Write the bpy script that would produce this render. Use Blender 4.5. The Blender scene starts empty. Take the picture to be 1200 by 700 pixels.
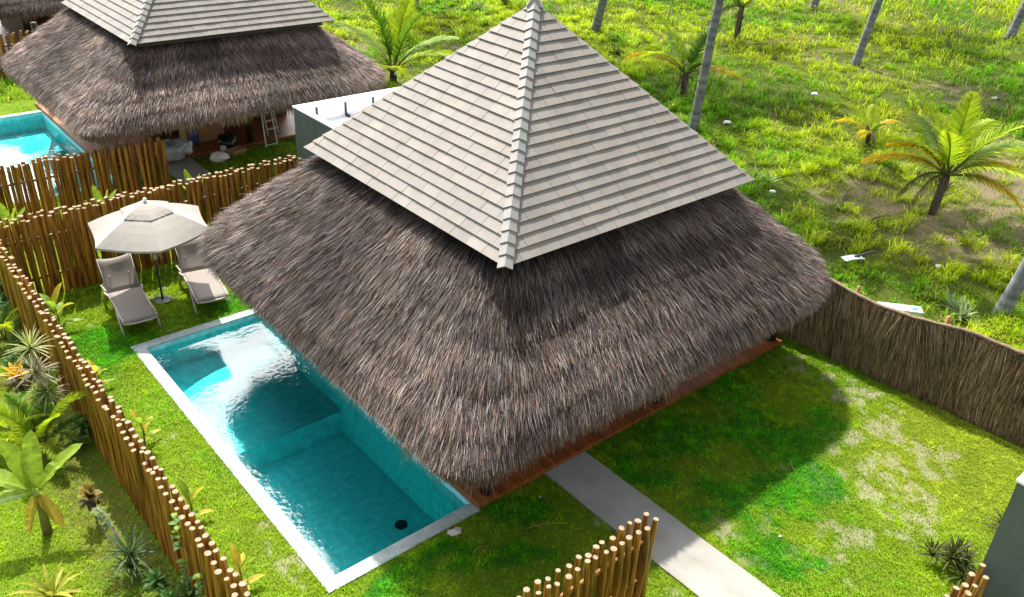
import bpy, math, random
import numpy as np
from mathutils import Vector, Matrix, Euler

SC = bpy.context.scene
COL = SC.collection
PI = math.pi
rng = np.random.default_rng(7)
random.seed(7)

# ------------------------------------------------------------------ camera
CAM = np.array([-3.8844, -8.0203, 9.8972])
YAW, PITCH, ROLL, FOC = 0.723586, 0.517905, 0.04999, 1012.96
_f = np.array([math.sin(YAW)*math.cos(PITCH), math.cos(YAW)*math.cos(PITCH), -math.sin(PITCH)])
_r0 = np.array([math.cos(YAW), -math.sin(YAW), 0.0]); _u0 = np.cross(_r0, _f)
_r = _r0*math.cos(ROLL)+_u0*math.sin(ROLL); _u = -_r0*math.sin(ROLL)+_u0*math.cos(ROLL)

def at(px, py, z=0.0):
    d = _f+_r*(px-600)/FOC-_u*(py-350)/FOC
    return CAM+d*((z-CAM[2])/d[2])

def in_view(P, margin=0.12):
    d = P-CAM
    zc = d@_f
    x = (d@_r)/np.maximum(zc, .01)*FOC; y = (d@_u)/np.maximum(zc, .01)*FOC
    return (zc > .5) & (np.abs(x) < 600*(1+margin)) & (np.abs(y) < 350*(1+margin))

cam = bpy.data.cameras.new('camera'); co = bpy.data.objects.new('camera', cam); COL.objects.link(co)
cam.sensor_width = 36; cam.lens = FOC/1200*36; cam.clip_start = .1; cam.clip_end = 1500
M4 = Matrix(((_r[0], _u[0], -_f[0], CAM[0]), (_r[1], _u[1], -_f[1], CAM[1]), (_r[2], _u[2], -_f[2], CAM[2]), (0, 0, 0, 1)))
co.matrix_world = M4
SC.camera = co

# ------------------------------------------------------------------ layout
S = 16.67                         # spacing of the lots
SV = 15.20                        # offset of the neighbouring villa
HX, HY = 6.39, 3.40               # centre of the villa
PW, PL = 2.745, 8.0               # pool outer size
DX = 11.08                        # deck end
SUN_AZ = math.atan2(.35, .937)    # from +Y towards +X
SUN_EL = math.radians(57)

# ------------------------------------------------------------------ noise
def _hash(ix, iy, seed):
    h = (ix.astype(np.int64)*374761393+iy.astype(np.int64)*668265263+seed*974711) & 0xffffffff
    h = ((h ^ (h >> 13))*1274126177) & 0xffffffff
    return ((h ^ (h >> 16)) & 0xffff)/65535.0

def vnoise(x, y, seed=0):
    x = np.asarray(x, float); y = np.asarray(y, float)
    ix = np.floor(x); iy = np.floor(y); fx = x-ix; fy = y-iy
    fx = fx*fx*(3-2*fx); fy = fy*fy*(3-2*fy)
    a = _hash(ix, iy, seed); b = _hash(ix+1, iy, seed); c = _hash(ix, iy+1, seed); d = _hash(ix+1, iy+1, seed)
    return (a*(1-fx)+b*fx)*(1-fy)+(c*(1-fx)+d*fx)*fy

def fbm(x, y, seed=0, o=4):
    s = 0; a = .5; t = 0
    for i in range(o):
        s = s+a*vnoise(x*2**i, y*2**i, seed+i*17); t += a; a *= .55
    return s/t

def sstep(a, b, x):
    t = np.clip((x-a)/(b-a), 0, 1); return t*t*(3-2*t)

# ------------------------------------------------------------------ tagging and meshes
def tag(o, label=None, cat=None, group=None, kind=None):
    if label: o['label'] = label
    if cat: o['category'] = cat
    if group: o['group'] = group
    if kind: o['kind'] = kind
    return o

def empty(name, loc=(0, 0, 0), rz=0, label=None, cat=None, group=None):
    o = bpy.data.objects.new(name, None); COL.objects.link(o)
    o.location = [float(v) for v in loc]; o.rotation_euler = (0, 0, rz); o.empty_display_size = .2
    return tag(o, label, cat, group)

def link(name, me, parent=None, loc=None, rot=None, scale=None):
    o = bpy.data.objects.new(name, me); COL.objects.link(o)
    if parent is not None: o.parent = parent
    if loc is not None: o.location = [float(v) for v in loc]
    if rot is not None: o.rotation_euler = rot
    if scale is not None: o.scale = scale
    return o

def dup(root, loc, rz=None, label=None, group=None, scale=None):
    def rec(o, parent):
        c = o.copy(); COL.objects.link(c); c.parent = parent
        for ch in KIDS.get(o.name, [x for x in bpy.data.objects if x.parent == o]): rec(ch, c)
        return c
    c = rec(root, None)
    c.location = [float(v) for v in loc]
    if rz is not None: c.rotation_euler = (0, 0, rz)
    if label: c['label'] = label
    if group: c['group'] = group
    if scale: c.scale = (scale,)*3
    return c
KIDS = {}

def big_mesh(name, V, loops, counts, mats, col=None, midx=None, smooth=False):
    """numpy mesh: V (n,3), loops flat vertex ids, counts vertices per face, col (n,3) per vertex"""
    me = bpy.data.meshes.new(name)
    V = np.ascontiguousarray(V, np.float32); loops = np.ascontiguousarray(loops, np.int32); counts = np.ascontiguousarray(counts, np.int32)
    me.vertices.add(len(V)); me.vertices.foreach_set('co', V.ravel())
    me.loops.add(len(loops)); me.loops.foreach_set('vertex_index', loops)
    me.polygons.add(len(counts))
    st = np.zeros(len(counts), np.int32); st[1:] = np.cumsum(counts)[:-1]
    me.polygons.foreach_set('loop_start', st)
    for m in (mats if isinstance(mats, (list, tuple)) else [mats]): me.materials.append(m)
    if midx is not None: me.polygons.foreach_set('material_index', np.ascontiguousarray(midx, np.int32))
    me.polygons.foreach_set('use_smooth', np.full(len(counts), bool(smooth)))
    me.update(calc_edges=True)
    if col is not None:
        a = me.color_attributes.new('tint', 'FLOAT_COLOR', 'POINT')
        c = np.ones((len(V), 4), np.float32); c[:, :3] = col
        a.data.foreach_set('color', c.ravel())
    me.validate(verbose=False)
    return me

class MB:
    def __init__(s): s.v = []; s.f = []; s.c = []; s.m = []; s.cur = (1, 1, 1); s.mi = 0
    def add(s, vs, fs, cols=None):
        b = len(s.v); s.v += [tuple(map(float, v)) for v in vs]
        s.c += list(cols) if cols is not None else [s.cur]*len(vs)
        for f in fs: s.f.append(tuple(b+i for i in f)); s.m.append(s.mi)
    def box(s, x0, y0, z0, x1, y1, z1):
        s.add([(x0, y0, z0), (x1, y0, z0), (x1, y1, z0), (x0, y1, z0), (x0, y0, z1), (x1, y0, z1), (x1, y1, z1), (x0, y1, z1)],
              [(0, 3, 2, 1), (4, 5, 6, 7), (0, 1, 5, 4), (1, 2, 6, 5), (2, 3, 7, 6), (3, 0, 4, 7)])
    def obox(s, c, size, R):
        c = Vector(c); h = [v/2 for v in size]
        vs = [c+R@Vector((sx*h[0], sy*h[1], sz*h[2])) for sz in (-1, 1) for sx, sy in ((-1, -1), (1, -1), (1, 1), (-1, 1))]
        s.add(vs, [(0, 3, 2, 1), (4, 5, 6, 7), (0, 1, 5, 4), (1, 2, 6, 5), (2, 3, 7, 6), (3, 0, 4, 7)])
    def tube(s, pts, r, n=8, caps=True, cols=None):
        pts = [Vector(p) for p in pts]; k = len(pts)
        rs = r if isinstance(r, (list, tuple)) else [r]*k
        up = Vector((0, 0, 1)); vs = []; cc = []
        d0 = (pts[1]-pts[0]).normalized()
        a = d0.cross(up if abs(d0.z) < .95 else Vector((1, 0, 0))).normalized()
        for i, p in enumerate(pts):
            d = (pts[min(i+1, k-1)]-pts[max(i-1, 0)]).normalized()
            a = (a-d*a.dot(d)).normalized(); b = d.cross(a)
            for j in range(n):
                t = 2*PI*j/n; vs.append(p+(a*math.cos(t)+b*math.sin(t))*rs[i]); cc.append(cols[i] if cols else s.cur)
        fs = [(i*n+j, i*n+(j+1) % n, (i+1)*n+(j+1) % n, (i+1)*n+j) for i in range(k-1) for j in range(n)]
        if caps: fs += [tuple(range(n-1, -1, -1)), tuple((k-1)*n+j for j in range(n))]
        s.add(vs, fs, cc)
    def leaf(s, base, d, length, width, droop=1.0, n=6, c0=None, c1=None, fold=.25, prof=None, up=(0, 0, 1), tears=0, wob=0):
        """a blade of three verts per ring along a drooping curve"""
        p = Vector(base); d = Vector(d).normalized(); upv = Vector(up); c0 = c0 or s.cur; c1 = c1 or c0
        prof = prof or (lambda t: math.sin(PI*min(1, t*.92+.08))**.7)
        vs = []; cc = []
        side0 = d.cross(upv)
        if side0.length < .05: side0 = Vector((1, 0, 0))
        side0.normalize()
        for i in range(n+1):
            t = i/n
            side = (side0-d*side0.dot(d)).normalized()
            nrm = side.cross(d).normalized()
            w = width*.5*max(.012, prof(t))
            wl = w*(1-tears*random.random()); wr = w*(1-tears*random.random())
            wb = nrm*(wob*width*(random.random()-.5))
            vs += [p-side*wl+nrm*(fold*w)+wb, p, p+side*wr+nrm*(fold*w)-wb]
            c = tuple(c0[q]*(1-t)+c1[q]*t for q in range(3))
            k = 1+.12*(random.random()-.5); c = tuple(q*k for q in c)
            cc += [c, tuple(min(1, q*1.25) for q in c), c]
            p = p+d*(length/n)
            d = (d+Vector((0, 0, -droop/n))).normalized()
        fs = []
        for i in range(n):
            a = 3*i
            fs += [(a, a+1, a+4, a+3), (a+1, a+2, a+5, a+4)]
        s.add(vs, fs, cc)
        return p
    def build(s, name, mats, parent=None, smooth=False, loc=None, rot=None):
        me = s.mesh(name, mats, smooth)
        return link(name, me, parent, loc, rot)
    def mesh(s, name, mats, smooth=False):
        loops = [i for f in s.f for i in f]; counts = [len(f) for f in s.f]
        return big_mesh(name, np.array(s.v), loops, counts, mats, np.array(s.c), s.m, smooth)

# ------------------------------------------------------------------ materials
class NT:
    def __init__(s, name, rough=.8, spec=.3):
        s.m = bpy.data.materials.new(name); s.m.use_nodes = True; s.t = s.m.node_tree
        s.b = s.t.nodes['Principled BSDF']; s.b.inputs['Roughness'].default_value = rough; s.b.inputs['Specular IOR Level'].default_value = spec
        s.out = s.t.nodes['Material Output']
    def n(s, typ, **kw):
        o = s.t.nodes.new(typ)
        for k, v in kw.items():
            if k.startswith('i_'): o.inputs[k[2:].replace('_', ' ')].default_value = v
            else: setattr(o, k, v)
        return o
    def l(s, a, b): s.t.links.new(a, b)
    def attr(s): return s.n('ShaderNodeAttribute', attribute_name='tint').outputs['Color']
    def coord(s, scale=(1, 1, 1), which='Object'):
        c = s.n('ShaderNodeTexCoord'); m = s.n('ShaderNodeMapping'); m.inputs['Scale'].default_value = scale
        s.l(c.outputs[which], m.inputs['Vector']); return m.outputs['Vector']
    def noise(s, vec, scale, detail=4, rough=.6):
        n = s.n('ShaderNodeTexNoise'); n.inputs['Scale'].default_value = scale; n.inputs['Detail'].default_value = detail; n.inputs['Roughness'].default_value = rough
        s.l(vec, n.inputs['Vector']); return n.outputs['Fac']
    def ramp(s, fac, stops):
        r = s.n('ShaderNodeValToRGB'); e = r.color_ramp.elements
        while len(e) < len(stops): e.new(.5)
        for i, (p, c) in enumerate(stops):
            e[i].position = p; e[i].color = (*c, 1) if len(c) == 3 else c
        s.l(fac, r.inputs['Fac']); return r.outputs['Color']
    def mul(s, a, b, fac=1.0):
        m = s.n('ShaderNodeMixRGB', blend_type='MULTIPLY'); m.inputs['Fac'].default_value = fac
        s.l(a, m.inputs['Color1']); s.l(b, m.inputs['Color2']); return m.outputs['Color']
    def mix(s, fac, a, b):
        m = s.n('ShaderNodeMixRGB')
        s.l(fac, m.inputs['Fac'])
        for v, k in ((a, 'Color1'), (b, 'Color2')):
            if isinstance(v, tuple): m.inputs[k].default_value = (*v, 1)
            else: s.l(v, m.inputs[k])
        return m.outputs['Color']
    def bump(s, h, strength=.3, dist=.02):
        b = s.n('ShaderNodeBump'); b.inputs['Strength'].default_value = strength; b.inputs['Distance'].default_value = dist
        s.l(h, b.inputs['Height']); s.l(b.outputs['Normal'], s.b.inputs['Normal'])
    def base(s, c):
        if isinstance(c, tuple): s.b.inputs['Base Color'].default_value = (*c, 1)
        else: s.l(c, s.b.inputs['Base Color'])
        return s

def plain(name, col, rough=.7, spec=.3, var=.25, scale=6, bump=0, metal=0):
    t = NT(name, rough, spec); v = t.coord(); f = t.noise(v, scale)
    t.base(t.ramp(f, [(.25, tuple(c*(1-var) for c in col)), (.75, tuple(min(1, c*(1+var)) for c in col))]))
    t.b.inputs['Metallic'].default_value = metal
    if bump: t.bump(t.noise(v, scale*6), bump, .01)
    return t.m

def tinted(name, rough=.8, spec=.25, nscale=20, lo=.75, hi=1.2, bump=0, transl=0.0, stretch=(1, 1, 1)):
    t = NT(name, rough, spec); v = t.coord(stretch)
    c = t.attr(); f = t.noise(v, nscale)
    c = t.mul(c, t.ramp(f, [(.3, (lo,)*3), (.7, (hi,)*3)]))
    t.base(c)
    if bump: t.bump(f, bump, .01)
    if transl:
        tr = t.n('ShaderNodeBsdfTranslucent'); t.l(c, tr.inputs['Color'])
        m = t.n('ShaderNodeMixShader'); m.inputs['Fac'].default_value = transl
        t.l(t.b.outputs['BSDF'], m.inputs[1]); t.l(tr.outputs['BSDF'], m.inputs[2]); t.l(m.outputs['Shader'], t.out.inputs['Surface'])
    return t.m

M = {}
M['thatch'] = tinted('thatch straw', .75, .3, 3, .8, 1.15)
M['thatch_pale'] = tinted('paler thatch straw', .75, .3, 3, 1.35, 1.95)  # same straw colours, multiplied brighter
M['tile'] = tinted('clay tile', .65, .25, 2.2, .86, 1.08, 0, 0, (1, 1, .6))
M['hip'] = plain('grey hip cap', (.235, .228, .22), .6, .3, .12, 8)
M['under'] = plain('tile underside', (.05, .045, .04), .8)
M['darkwood'] = plain('dark timber', (.035, .02, .012), .6, .3, .4, 5)
M['soffit'] = plain('dark reed soffit', (.10, .07, .045), .9, .1, .4, 8)
def weathered(name, col, rough, stain, amount=.55, streak=(2.5, 2.5, .5)):
    t = NT(name, rough, .2); v = t.coord(); f = t.noise(v, 2.0, 6, .65); st = t.noise(t.coord(streak), 1.6, 5, .7); fine = t.noise(v, 60, 3)
    c = t.ramp(f, [(.25, tuple(x*.82 for x in col)), (.75, tuple(x*1.1 for x in col))])
    c = t.mix(t.ramp(st, [(.52, (0, 0, 0)), (.78, (amount,)*3)]), c, stain)
    c = t.mul(c, t.ramp(fine, [(.3, (.88,)*3), (.7, (1.08,)*3)])); t.base(c); t.bump(fine, .25, .006); return t.m
M['green_render'] = weathered('grey green render', (.10, .122, .112), .9, (.06, .065, .05))
M['concrete'] = weathered('path concrete', (.32, .31, .28), .88, (.20, .18, .14), .5, (1.3, .8, 1))
M['white_paint'] = plain('white roof membrane', (.78, .79, .80), .7, .2, .06, 2)
M['drain_dark'] = plain('dark outlet', (.02, .02, .022), .5)
M['foliage'] = tinted('foliage', .5, .3, 9, .8, 1.2, 0, .5)
M['grass'] = tinted('grass blade', .6, .2, 1.2, .8, 1.2, 0, .45)
M['trunk'] = tinted('palm bark', .85, .2, 12, .65, 1.3, .6, 0, (1, 1, .35))
M['stem'] = tinted('plant stem', .8, .2, 15, .7, 1.25, .3)
M['sling'] = plain('taupe sling mesh', (.25, .22, .195), .75, .2, .06, 30)
M['frame_paint'] = plain('pale taupe metal', (.42, .39, .35), .4, .45, .05, 5)
M['canvas'] = tinted('parasol canvas', .85, .15, 5, .93, 1.05, 0, .12)
M['dark_metal'] = plain('dark metal', (.03, .032, .035), .4, .5, .2, 9)
M['pale_wood'] = plain('pale ladder aluminium', (.55, .54, .50), .4, .5, .1, 9)
M['stone'] = plain('white stone', (.62, .60, .56), .8, .2, .2, 5, .3)
M['paper'] = plain('white litter', (.75, .76, .78), .7, .2, .1, 7)
M['cardboard'] = plain('cardboard', (.36, .21, .10), .85, .1, .1, 7)
M['blue'] = plain('blue paint', (.03, .10, .26), .5, .4, .15, 6)
M['bag_silver'] = plain('translucent plastic bag', (.42, .45, .50), .25, .5, .35, 9)
M['bag_black'] = plain('black plastic bag', (.012, .012, .014), .3, .5, .3, 9)
M['label_blue'] = plain('blue print', (.02, .25, .6), .5)
M['rope'] = plain('woven reed binding', (.22, .155, .10), .9, .1, .45, 25, .5)

def make_deck():
    t = NT('deck boards', .5, .35); v = t.coord((14, .8, 1)); f = t.noise(v, 1.5)
    c = t.mul(t.attr(), t.ramp(f, [(.3, (.65, .6, .6)), (.7, (1.25, 1.2, 1.15))])); t.base(c); return t.m
M['deck'] = make_deck()

def make_pole():
    t = NT('varnished round pole', .38, .5); v = t.coord((30, 30, 2.2)); f = t.noise(v, 1.0, 5, .65)
    c = t.mix(t.ramp(f, [(.38, (0, 0, 0)), (.66, (1, 1, 1))]), (.085, .03, .005), (.50, .24, .035))
    t.base(t.mul(c, t.attr())); t.bump(f, .4, .01); return t.m
M['pole'] = make_pole()
M['pole_end'] = plain('pale sawn end', (.26, .205, .135), .85, .1, .35, 18)

def make_ground():
    t = NT('lawn and soil', .95, .1); v = t.coord(); f = t.noise(v, 9, 6, .7); g = t.noise(v, 55, 3)
    c = t.mul(t.attr(), t.ramp(f, [(.25, (.7, .7, .7)), (.75, (1.3, 1.3, 1.3))]))
    c = t.mul(c, t.ramp(g, [(.3, (.65, .65, .65)), (.7, (1.25, 1.25, 1.25))]))
    t.base(c); t.bump(g, .6, .03); return t.m
M['ground'] = make_ground()

def make_pooltile(name, c1, c2, scale):
    t = NT(name, .75, .12); v = t.coord()
    b = t.n('ShaderNodeTexBrick', offset=0.0); b.inputs['Scale'].default_value = scale
    b.inputs['Color1'].default_value = (*c1, 1); b.inputs['Color2'].default_value = (*c2, 1); b.inputs['Mortar'].default_value = (*[x*.9 for x in c1], 1)
    b.inputs['Mortar Size'].default_value = .02; b.inputs['Brick Width'].default_value = .5; b.inputs['Row Height'].default_value = .5
    t.l(v, b.inputs['Vector'])
    f = t.noise(v, 7, 5)
    t.base(t.mul(b.outputs['Color'], t.ramp(f, [(.3, (.75, .78, .8)), (.7, (1.15, 1.15, 1.12))]))); return t.m
M['basin'] = make_pooltile('pool basin stone', (.40, .88, .91), (.43, .90, .92), 3.2)
M['coping'] = make_pooltile('pool coping stone', (.34, .40, .40), (.39, .44, .43), 1.7)

def make_water():
    t = NT('pool water'); nt = t.t; nt.nodes.remove(t.b)
    v = t.coord((1, 1, 1))
    a = t.noise(v, 1.3, 2, .5); b = t.noise(v, 11, 2, .5)
    # ripples stronger in drifting patches
    patch = t.ramp(t.noise(v, .55, 2), [(.42, (.06,)*3), (.62, (1,)*3)])
    m = t.n('ShaderNodeMath', operation='MULTIPLY'); t.l(b, m.inputs[0]); t.l(patch, m.inputs[1])
    bp0 = t.n('ShaderNodeBump'); bp0.inputs['Strength'].default_value = .12; bp0.inputs['Distance'].default_value = .05; t.l(a, bp0.inputs['Height'])
    bp = t.n('ShaderNodeBump'); bp.inputs['Strength'].default_value = .5; bp.inputs['Distance'].default_value = .02; t.l(m.outputs[0], bp.inputs['Height']); t.l(bp0.outputs['Normal'], bp.inputs['Normal'])
    gl = t.n('ShaderNodeBsdfGlossy'); gl.inputs['Roughness'].default_value = .06; t.l(bp.outputs['Normal'], gl.inputs['Normal'])
    tr = t.n('ShaderNodeBsdfTransparent'); tr.inputs['Color'].default_value = (.36, .985, .995, 1)
    fr = t.n('ShaderNodeFresnel'); fr.inputs['IOR'].default_value = 1.75; t.l(bp.outputs['Normal'], fr.inputs['Normal'])
    mx = t.n('ShaderNodeMixShader'); t.l(fr.outputs['Fac'], mx.inputs['Fac']); t.l(tr.outputs['BSDF'], mx.inputs[1]); t.l(gl.outputs['BSDF'], mx.inputs[2])
    t.l(mx.outputs['Shader'], t.out.inputs['Surface']); return t.m
M['water'] = make_water()

# ------------------------------------------------------------------ world and sun
w = bpy.data.worlds.new('World'); SC.world = w; w.use_nodes = True
nt = w.node_tree; bg = nt.nodes['Background']; wo = nt.nodes['World Output']
sky = nt.nodes.new('ShaderNodeTexSky'); sky.sky_type = 'NISHITA'; sky.sun_disc = False
sky.sun_elevation = SUN_EL; sky.sun_rotation = SUN_AZ; sky.air_density = 1.0; sky.dust_density = 2.0
hs = nt.nodes.new('ShaderNodeHueSaturation'); hs.inputs['Saturation'].default_value = .6; nt.links.new(sky.outputs['Color'], hs.inputs['Color']); nt.links.new(hs.outputs['Color'], bg.inputs['Color']); bg.inputs['Strength'].default_value = .11
sd = Vector((math.sin(SUN_AZ)*math.cos(SUN_EL), math.cos(SUN_AZ)*math.cos(SUN_EL), math.sin(SUN_EL)))
# thin bright cloud around the sun
tc = nt.nodes.new('ShaderNodeTexCoord')
dp = nt.nodes.new('ShaderNodeVectorMath'); dp.operation = 'DOT_PRODUCT'; nt.links.new(tc.outputs['Generated'], dp.inputs[0]); dp.inputs[1].default_value = (math.sin(math.radians(17))*math.cos(math.radians(33)), math.cos(math.radians(17))*math.cos(math.radians(33)), math.sin(math.radians(33)))
mr = nt.nodes.new('ShaderNodeMapRange'); mr.interpolation_type = 'SMOOTHSTEP'
mr.inputs['From Min'].default_value = math.cos(math.radians(40)); mr.inputs['From Max'].default_value = math.cos(math.radians(20))
nt.links.new(dp.outputs['Value'], mr.inputs['Value'])
cn = nt.nodes.new('ShaderNodeTexNoise'); cn.inputs['Scale'].default_value = 3.2; cn.inputs['Detail'].default_value = 5; nt.links.new(tc.outputs['Generated'], cn.inputs['Vector'])
cr = nt.nodes.new('ShaderNodeMapRange'); cr.inputs['From Min'].default_value = .35; cr.inputs['From Max'].default_value = .6; cr.inputs['To Min'].default_value = .75
nt.links.new(cn.outputs['Fac'], cr.inputs['Value'])
ml = nt.nodes.new('ShaderNodeMath'); ml.operation = 'MULTIPLY'; nt.links.new(mr.outputs['Result'], ml.inputs[0]); nt.links.new(cr.outputs['Result'], ml.inputs[1])
ms = nt.nodes.new('ShaderNodeMath'); ms.operation = 'MULTIPLY'; ms.inputs[1].default_value = 5.0; nt.links.new(ml.outputs[0], ms.inputs[0])
veil = nt.nodes.new('ShaderNodeMapRange'); veil.inputs['From Min'].default_value = .4; veil.inputs['From Max'].default_value = .62; veil.inputs['To Min'].default_value = .05; veil.inputs['To Max'].default_value = .30  # haze over the whole sky, added as neutral fill
nt.links.new(cn.outputs['Fac'], veil.inputs['Value'])
opp = nt.nodes.new('ShaderNodeMapRange'); opp.inputs['From Min'].default_value = .35; opp.inputs['From Max'].default_value = -.55; opp.inputs['To Min'].default_value = 1.0; opp.inputs['To Max'].default_value = 1.8  # unseen brighter cloud opposite the glow, added to fill shaded sides
nt.links.new(dp.outputs['Value'], opp.inputs['Value'])
vm = nt.nodes.new('ShaderNodeMath'); vm.operation = 'MULTIPLY'; nt.links.new(veil.outputs['Result'], vm.inputs[0]); nt.links.new(opp.outputs['Result'], vm.inputs[1]); veil = vm
va = nt.nodes.new('ShaderNodeMath'); va.operation = 'ADD'; nt.links.new(ms.outputs[0], va.inputs[0]); nt.links.new(veil.outputs[0], va.inputs[1]); ms = va
bg2 = nt.nodes.new('ShaderNodeBackground'); bg2.inputs['Color'].default_value = (1, .98, .95, 1); nt.links.new(ms.outputs[0], bg2.inputs['Strength'])
ad = nt.nodes.new('ShaderNodeAddShader'); nt.links.new(bg.outputs[0], ad.inputs[0]); nt.links.new(bg2.outputs[0], ad.inputs[1]); nt.links.new(ad.outputs[0], wo.inputs['Surface'])

sl = bpy.data.lights.new('sun', 'SUN'); sl.energy = 5.0; sl.angle = math.radians(.5); sl.color = (1, .95, .86)
so = bpy.data.objects.new('sun', sl); COL.objects.link(so); so.location = (10, 30, 30)
so.rotation_euler = (-sd).to_track_quat('-Z', 'Y').to_euler()

SC.view_settings.view_transform = 'Standard'; SC.view_settings.look = 'None'; SC.view_settings.gamma = 1
SC.view_settings.exposure = .78
SC.cycles.max_bounces = 8; SC.cycles.transparent_max_bounces = 8; SC.cycles.caustics_reflective = False; SC.cycles.caustics_refractive = False
SC.cycles.use_denoising = True; SC.cycles.use_adaptive_sampling = False; SC.cycles.sample_clamp_indirect = 4.0

# ------------------------------------------------------------------ thatch
B_TOP, B_EAVE = 2.70, 4.83
def perim(s, b, r):
    """point and outward normal on a rounded square of half size b; s in [0,8)"""
    k = np.floor(s).astype(int) % 8; f = s-np.floor(s)
    q = k//2
    CR = np.array([1.3, 1.3, 1.3, .5])          # roundness of the corner after each side
    mx = np.clip((b-B_TOP)/(B_EAVE-B_TOP), 0, 1)
    cr = r*(1+(CR-1)[:, None]*mx[None]) if np.ndim(b) else r*(1+(CR-1)*mx)[:, None]*np.ones(len(k))[None]
    cr = np.minimum(cr, b*.95)
    ii = np.arange(len(k)); rn = cr[q, ii]; rp = cr[(q-1) % 4, ii]
    odd = (k % 2) == 1
    # side q: starts at angle -90 (side facing -Y) ; even: straight, odd: corner
    ang0 = -PI/2+q*PI/2
    tx, ty = -np.sin(ang0), np.cos(ang0); nx, ny = np.cos(ang0), np.sin(ang0)
    u = -(b-rp)*(1-f)+(b-rn)*f; L = b-rn; r = rn
    sx = nx*b+tx*u; sy = ny*b+ty*u
    cxx = nx*L+tx*L; cyy = ny*L+ty*L
    a = ang0+f*PI/2
    px = np.where(odd, cxx+np.cos(a)*r, sx); py = np.where(odd, cyy+np.sin(a)*r, sy)
    ox = np.where(odd, np.cos(a), nx); oy = np.where(odd, np.sin(a), ny)
    return px, py, ox, oy

_pt = np.array([0, .2, .4, .6, .76, .88, .95, 1.0]); _pb = np.array([2.70, 3.28, 3.84, 4.32, 4.60, 4.77, 4.86, 4.91]); _pz = np.array([3.99, 3.54, 3.11, 2.73, 2.50, 2.33, 2.21, 2.09])
def thatch_pt(s, t):
    t = np.clip(t, 0, 1.0); b = np.interp(t, _pt, _pb); z = np.interp(t, _pt, _pz)
    r = .35+1.0*(b-B_TOP)/(B_EAVE-B_TOP)
    x, y, ox, oy = perim(s, b, r)
    n = fbm(x*.9+40, y*.9+40, 3, 3)-.5
    course = (t*5+.35*vnoise(s*3, t*2, 9)) % 1.0
    bulge = .045*course*(t > .05)+.10*n*sstep(.1, .5, t)
    return np.stack([x+ox*bulge*.5, y+oy*bulge*.5, z+bulge], -1), ox, oy

def thatch_colors(n, x, y, t):
    base = np.array([[.10, .075, .062], [.40, .345, .305], [.018, .012, .010], [.30, .18, .095], [.19, .095, .075]])
    k = rng.choice(5, n, p=[.31, .29, .2, .10, .10])
    c = .58*base[k]*np.array([1.0, .985, 1.02])*rng.uniform(.7, 1.3, (n, 1))
    g = fbm(x*.5+10, y*.5+10, 21, 3)[:, None]
    c = c*(.35+1.3*g)*(.78+.44*sstep(.35, .65, vnoise(x*1.0+7, y*1.0+3, 27)))[:, None]
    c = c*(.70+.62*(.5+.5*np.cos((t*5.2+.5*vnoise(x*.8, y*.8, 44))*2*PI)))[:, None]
    fr = sstep(.88, 1.0, t)[:, None]*rng.uniform(0, 1, (n, 1))
    return c*(1-fr*.6)+np.array([.20, .115, .05])*fr*.6

def ribbons(P0, D, N, length, width, lift, sag, col, seg=2):
    """bent two-quad strands"""
    n = len(P0); D = D/np.linalg.norm(D, axis=1, keepdims=True)
    T = np.cross(D, N); T /= np.linalg.norm(T, axis=1, keepdims=True)
    tw = rng.normal(0, .5, (n, 1)); T = T*np.cos(tw)+N*np.sin(tw)
    L = length[:, None]; W = width[:, None]
    pts = []
    for i in range(seg+1):
        u = i/seg
        p = P0+D*L*u+N*(lift[:, None]*u)+np.array([0, 0, -1.0])*(sag[:, None]*u*u)
        ww = W*(1.0, .9, .25)[i] if seg == 2 else W*(1-.7*u)
        pts += [p-T*ww*.5, p+T*ww*.5]
    V = np.stack(pts, 1).reshape(-1, 3)
    k = 2*(seg+1)
    q = np.array([[2*i, 2*i+1, 2*i+3, 2*i+2] for i in range(seg)]).ravel()
    loops = (np.arange(n)[:, None]*k+q[None]).ravel(); counts = np.full(n*seg, 4)
    shade = np.array([.8, .8, 1.0, 1.0, 1.1, 1.1])[:k]
    C = (col[:, None, :]*shade[None, :, None]).reshape(-1, 3)
    return V, loops, counts, C

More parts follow.
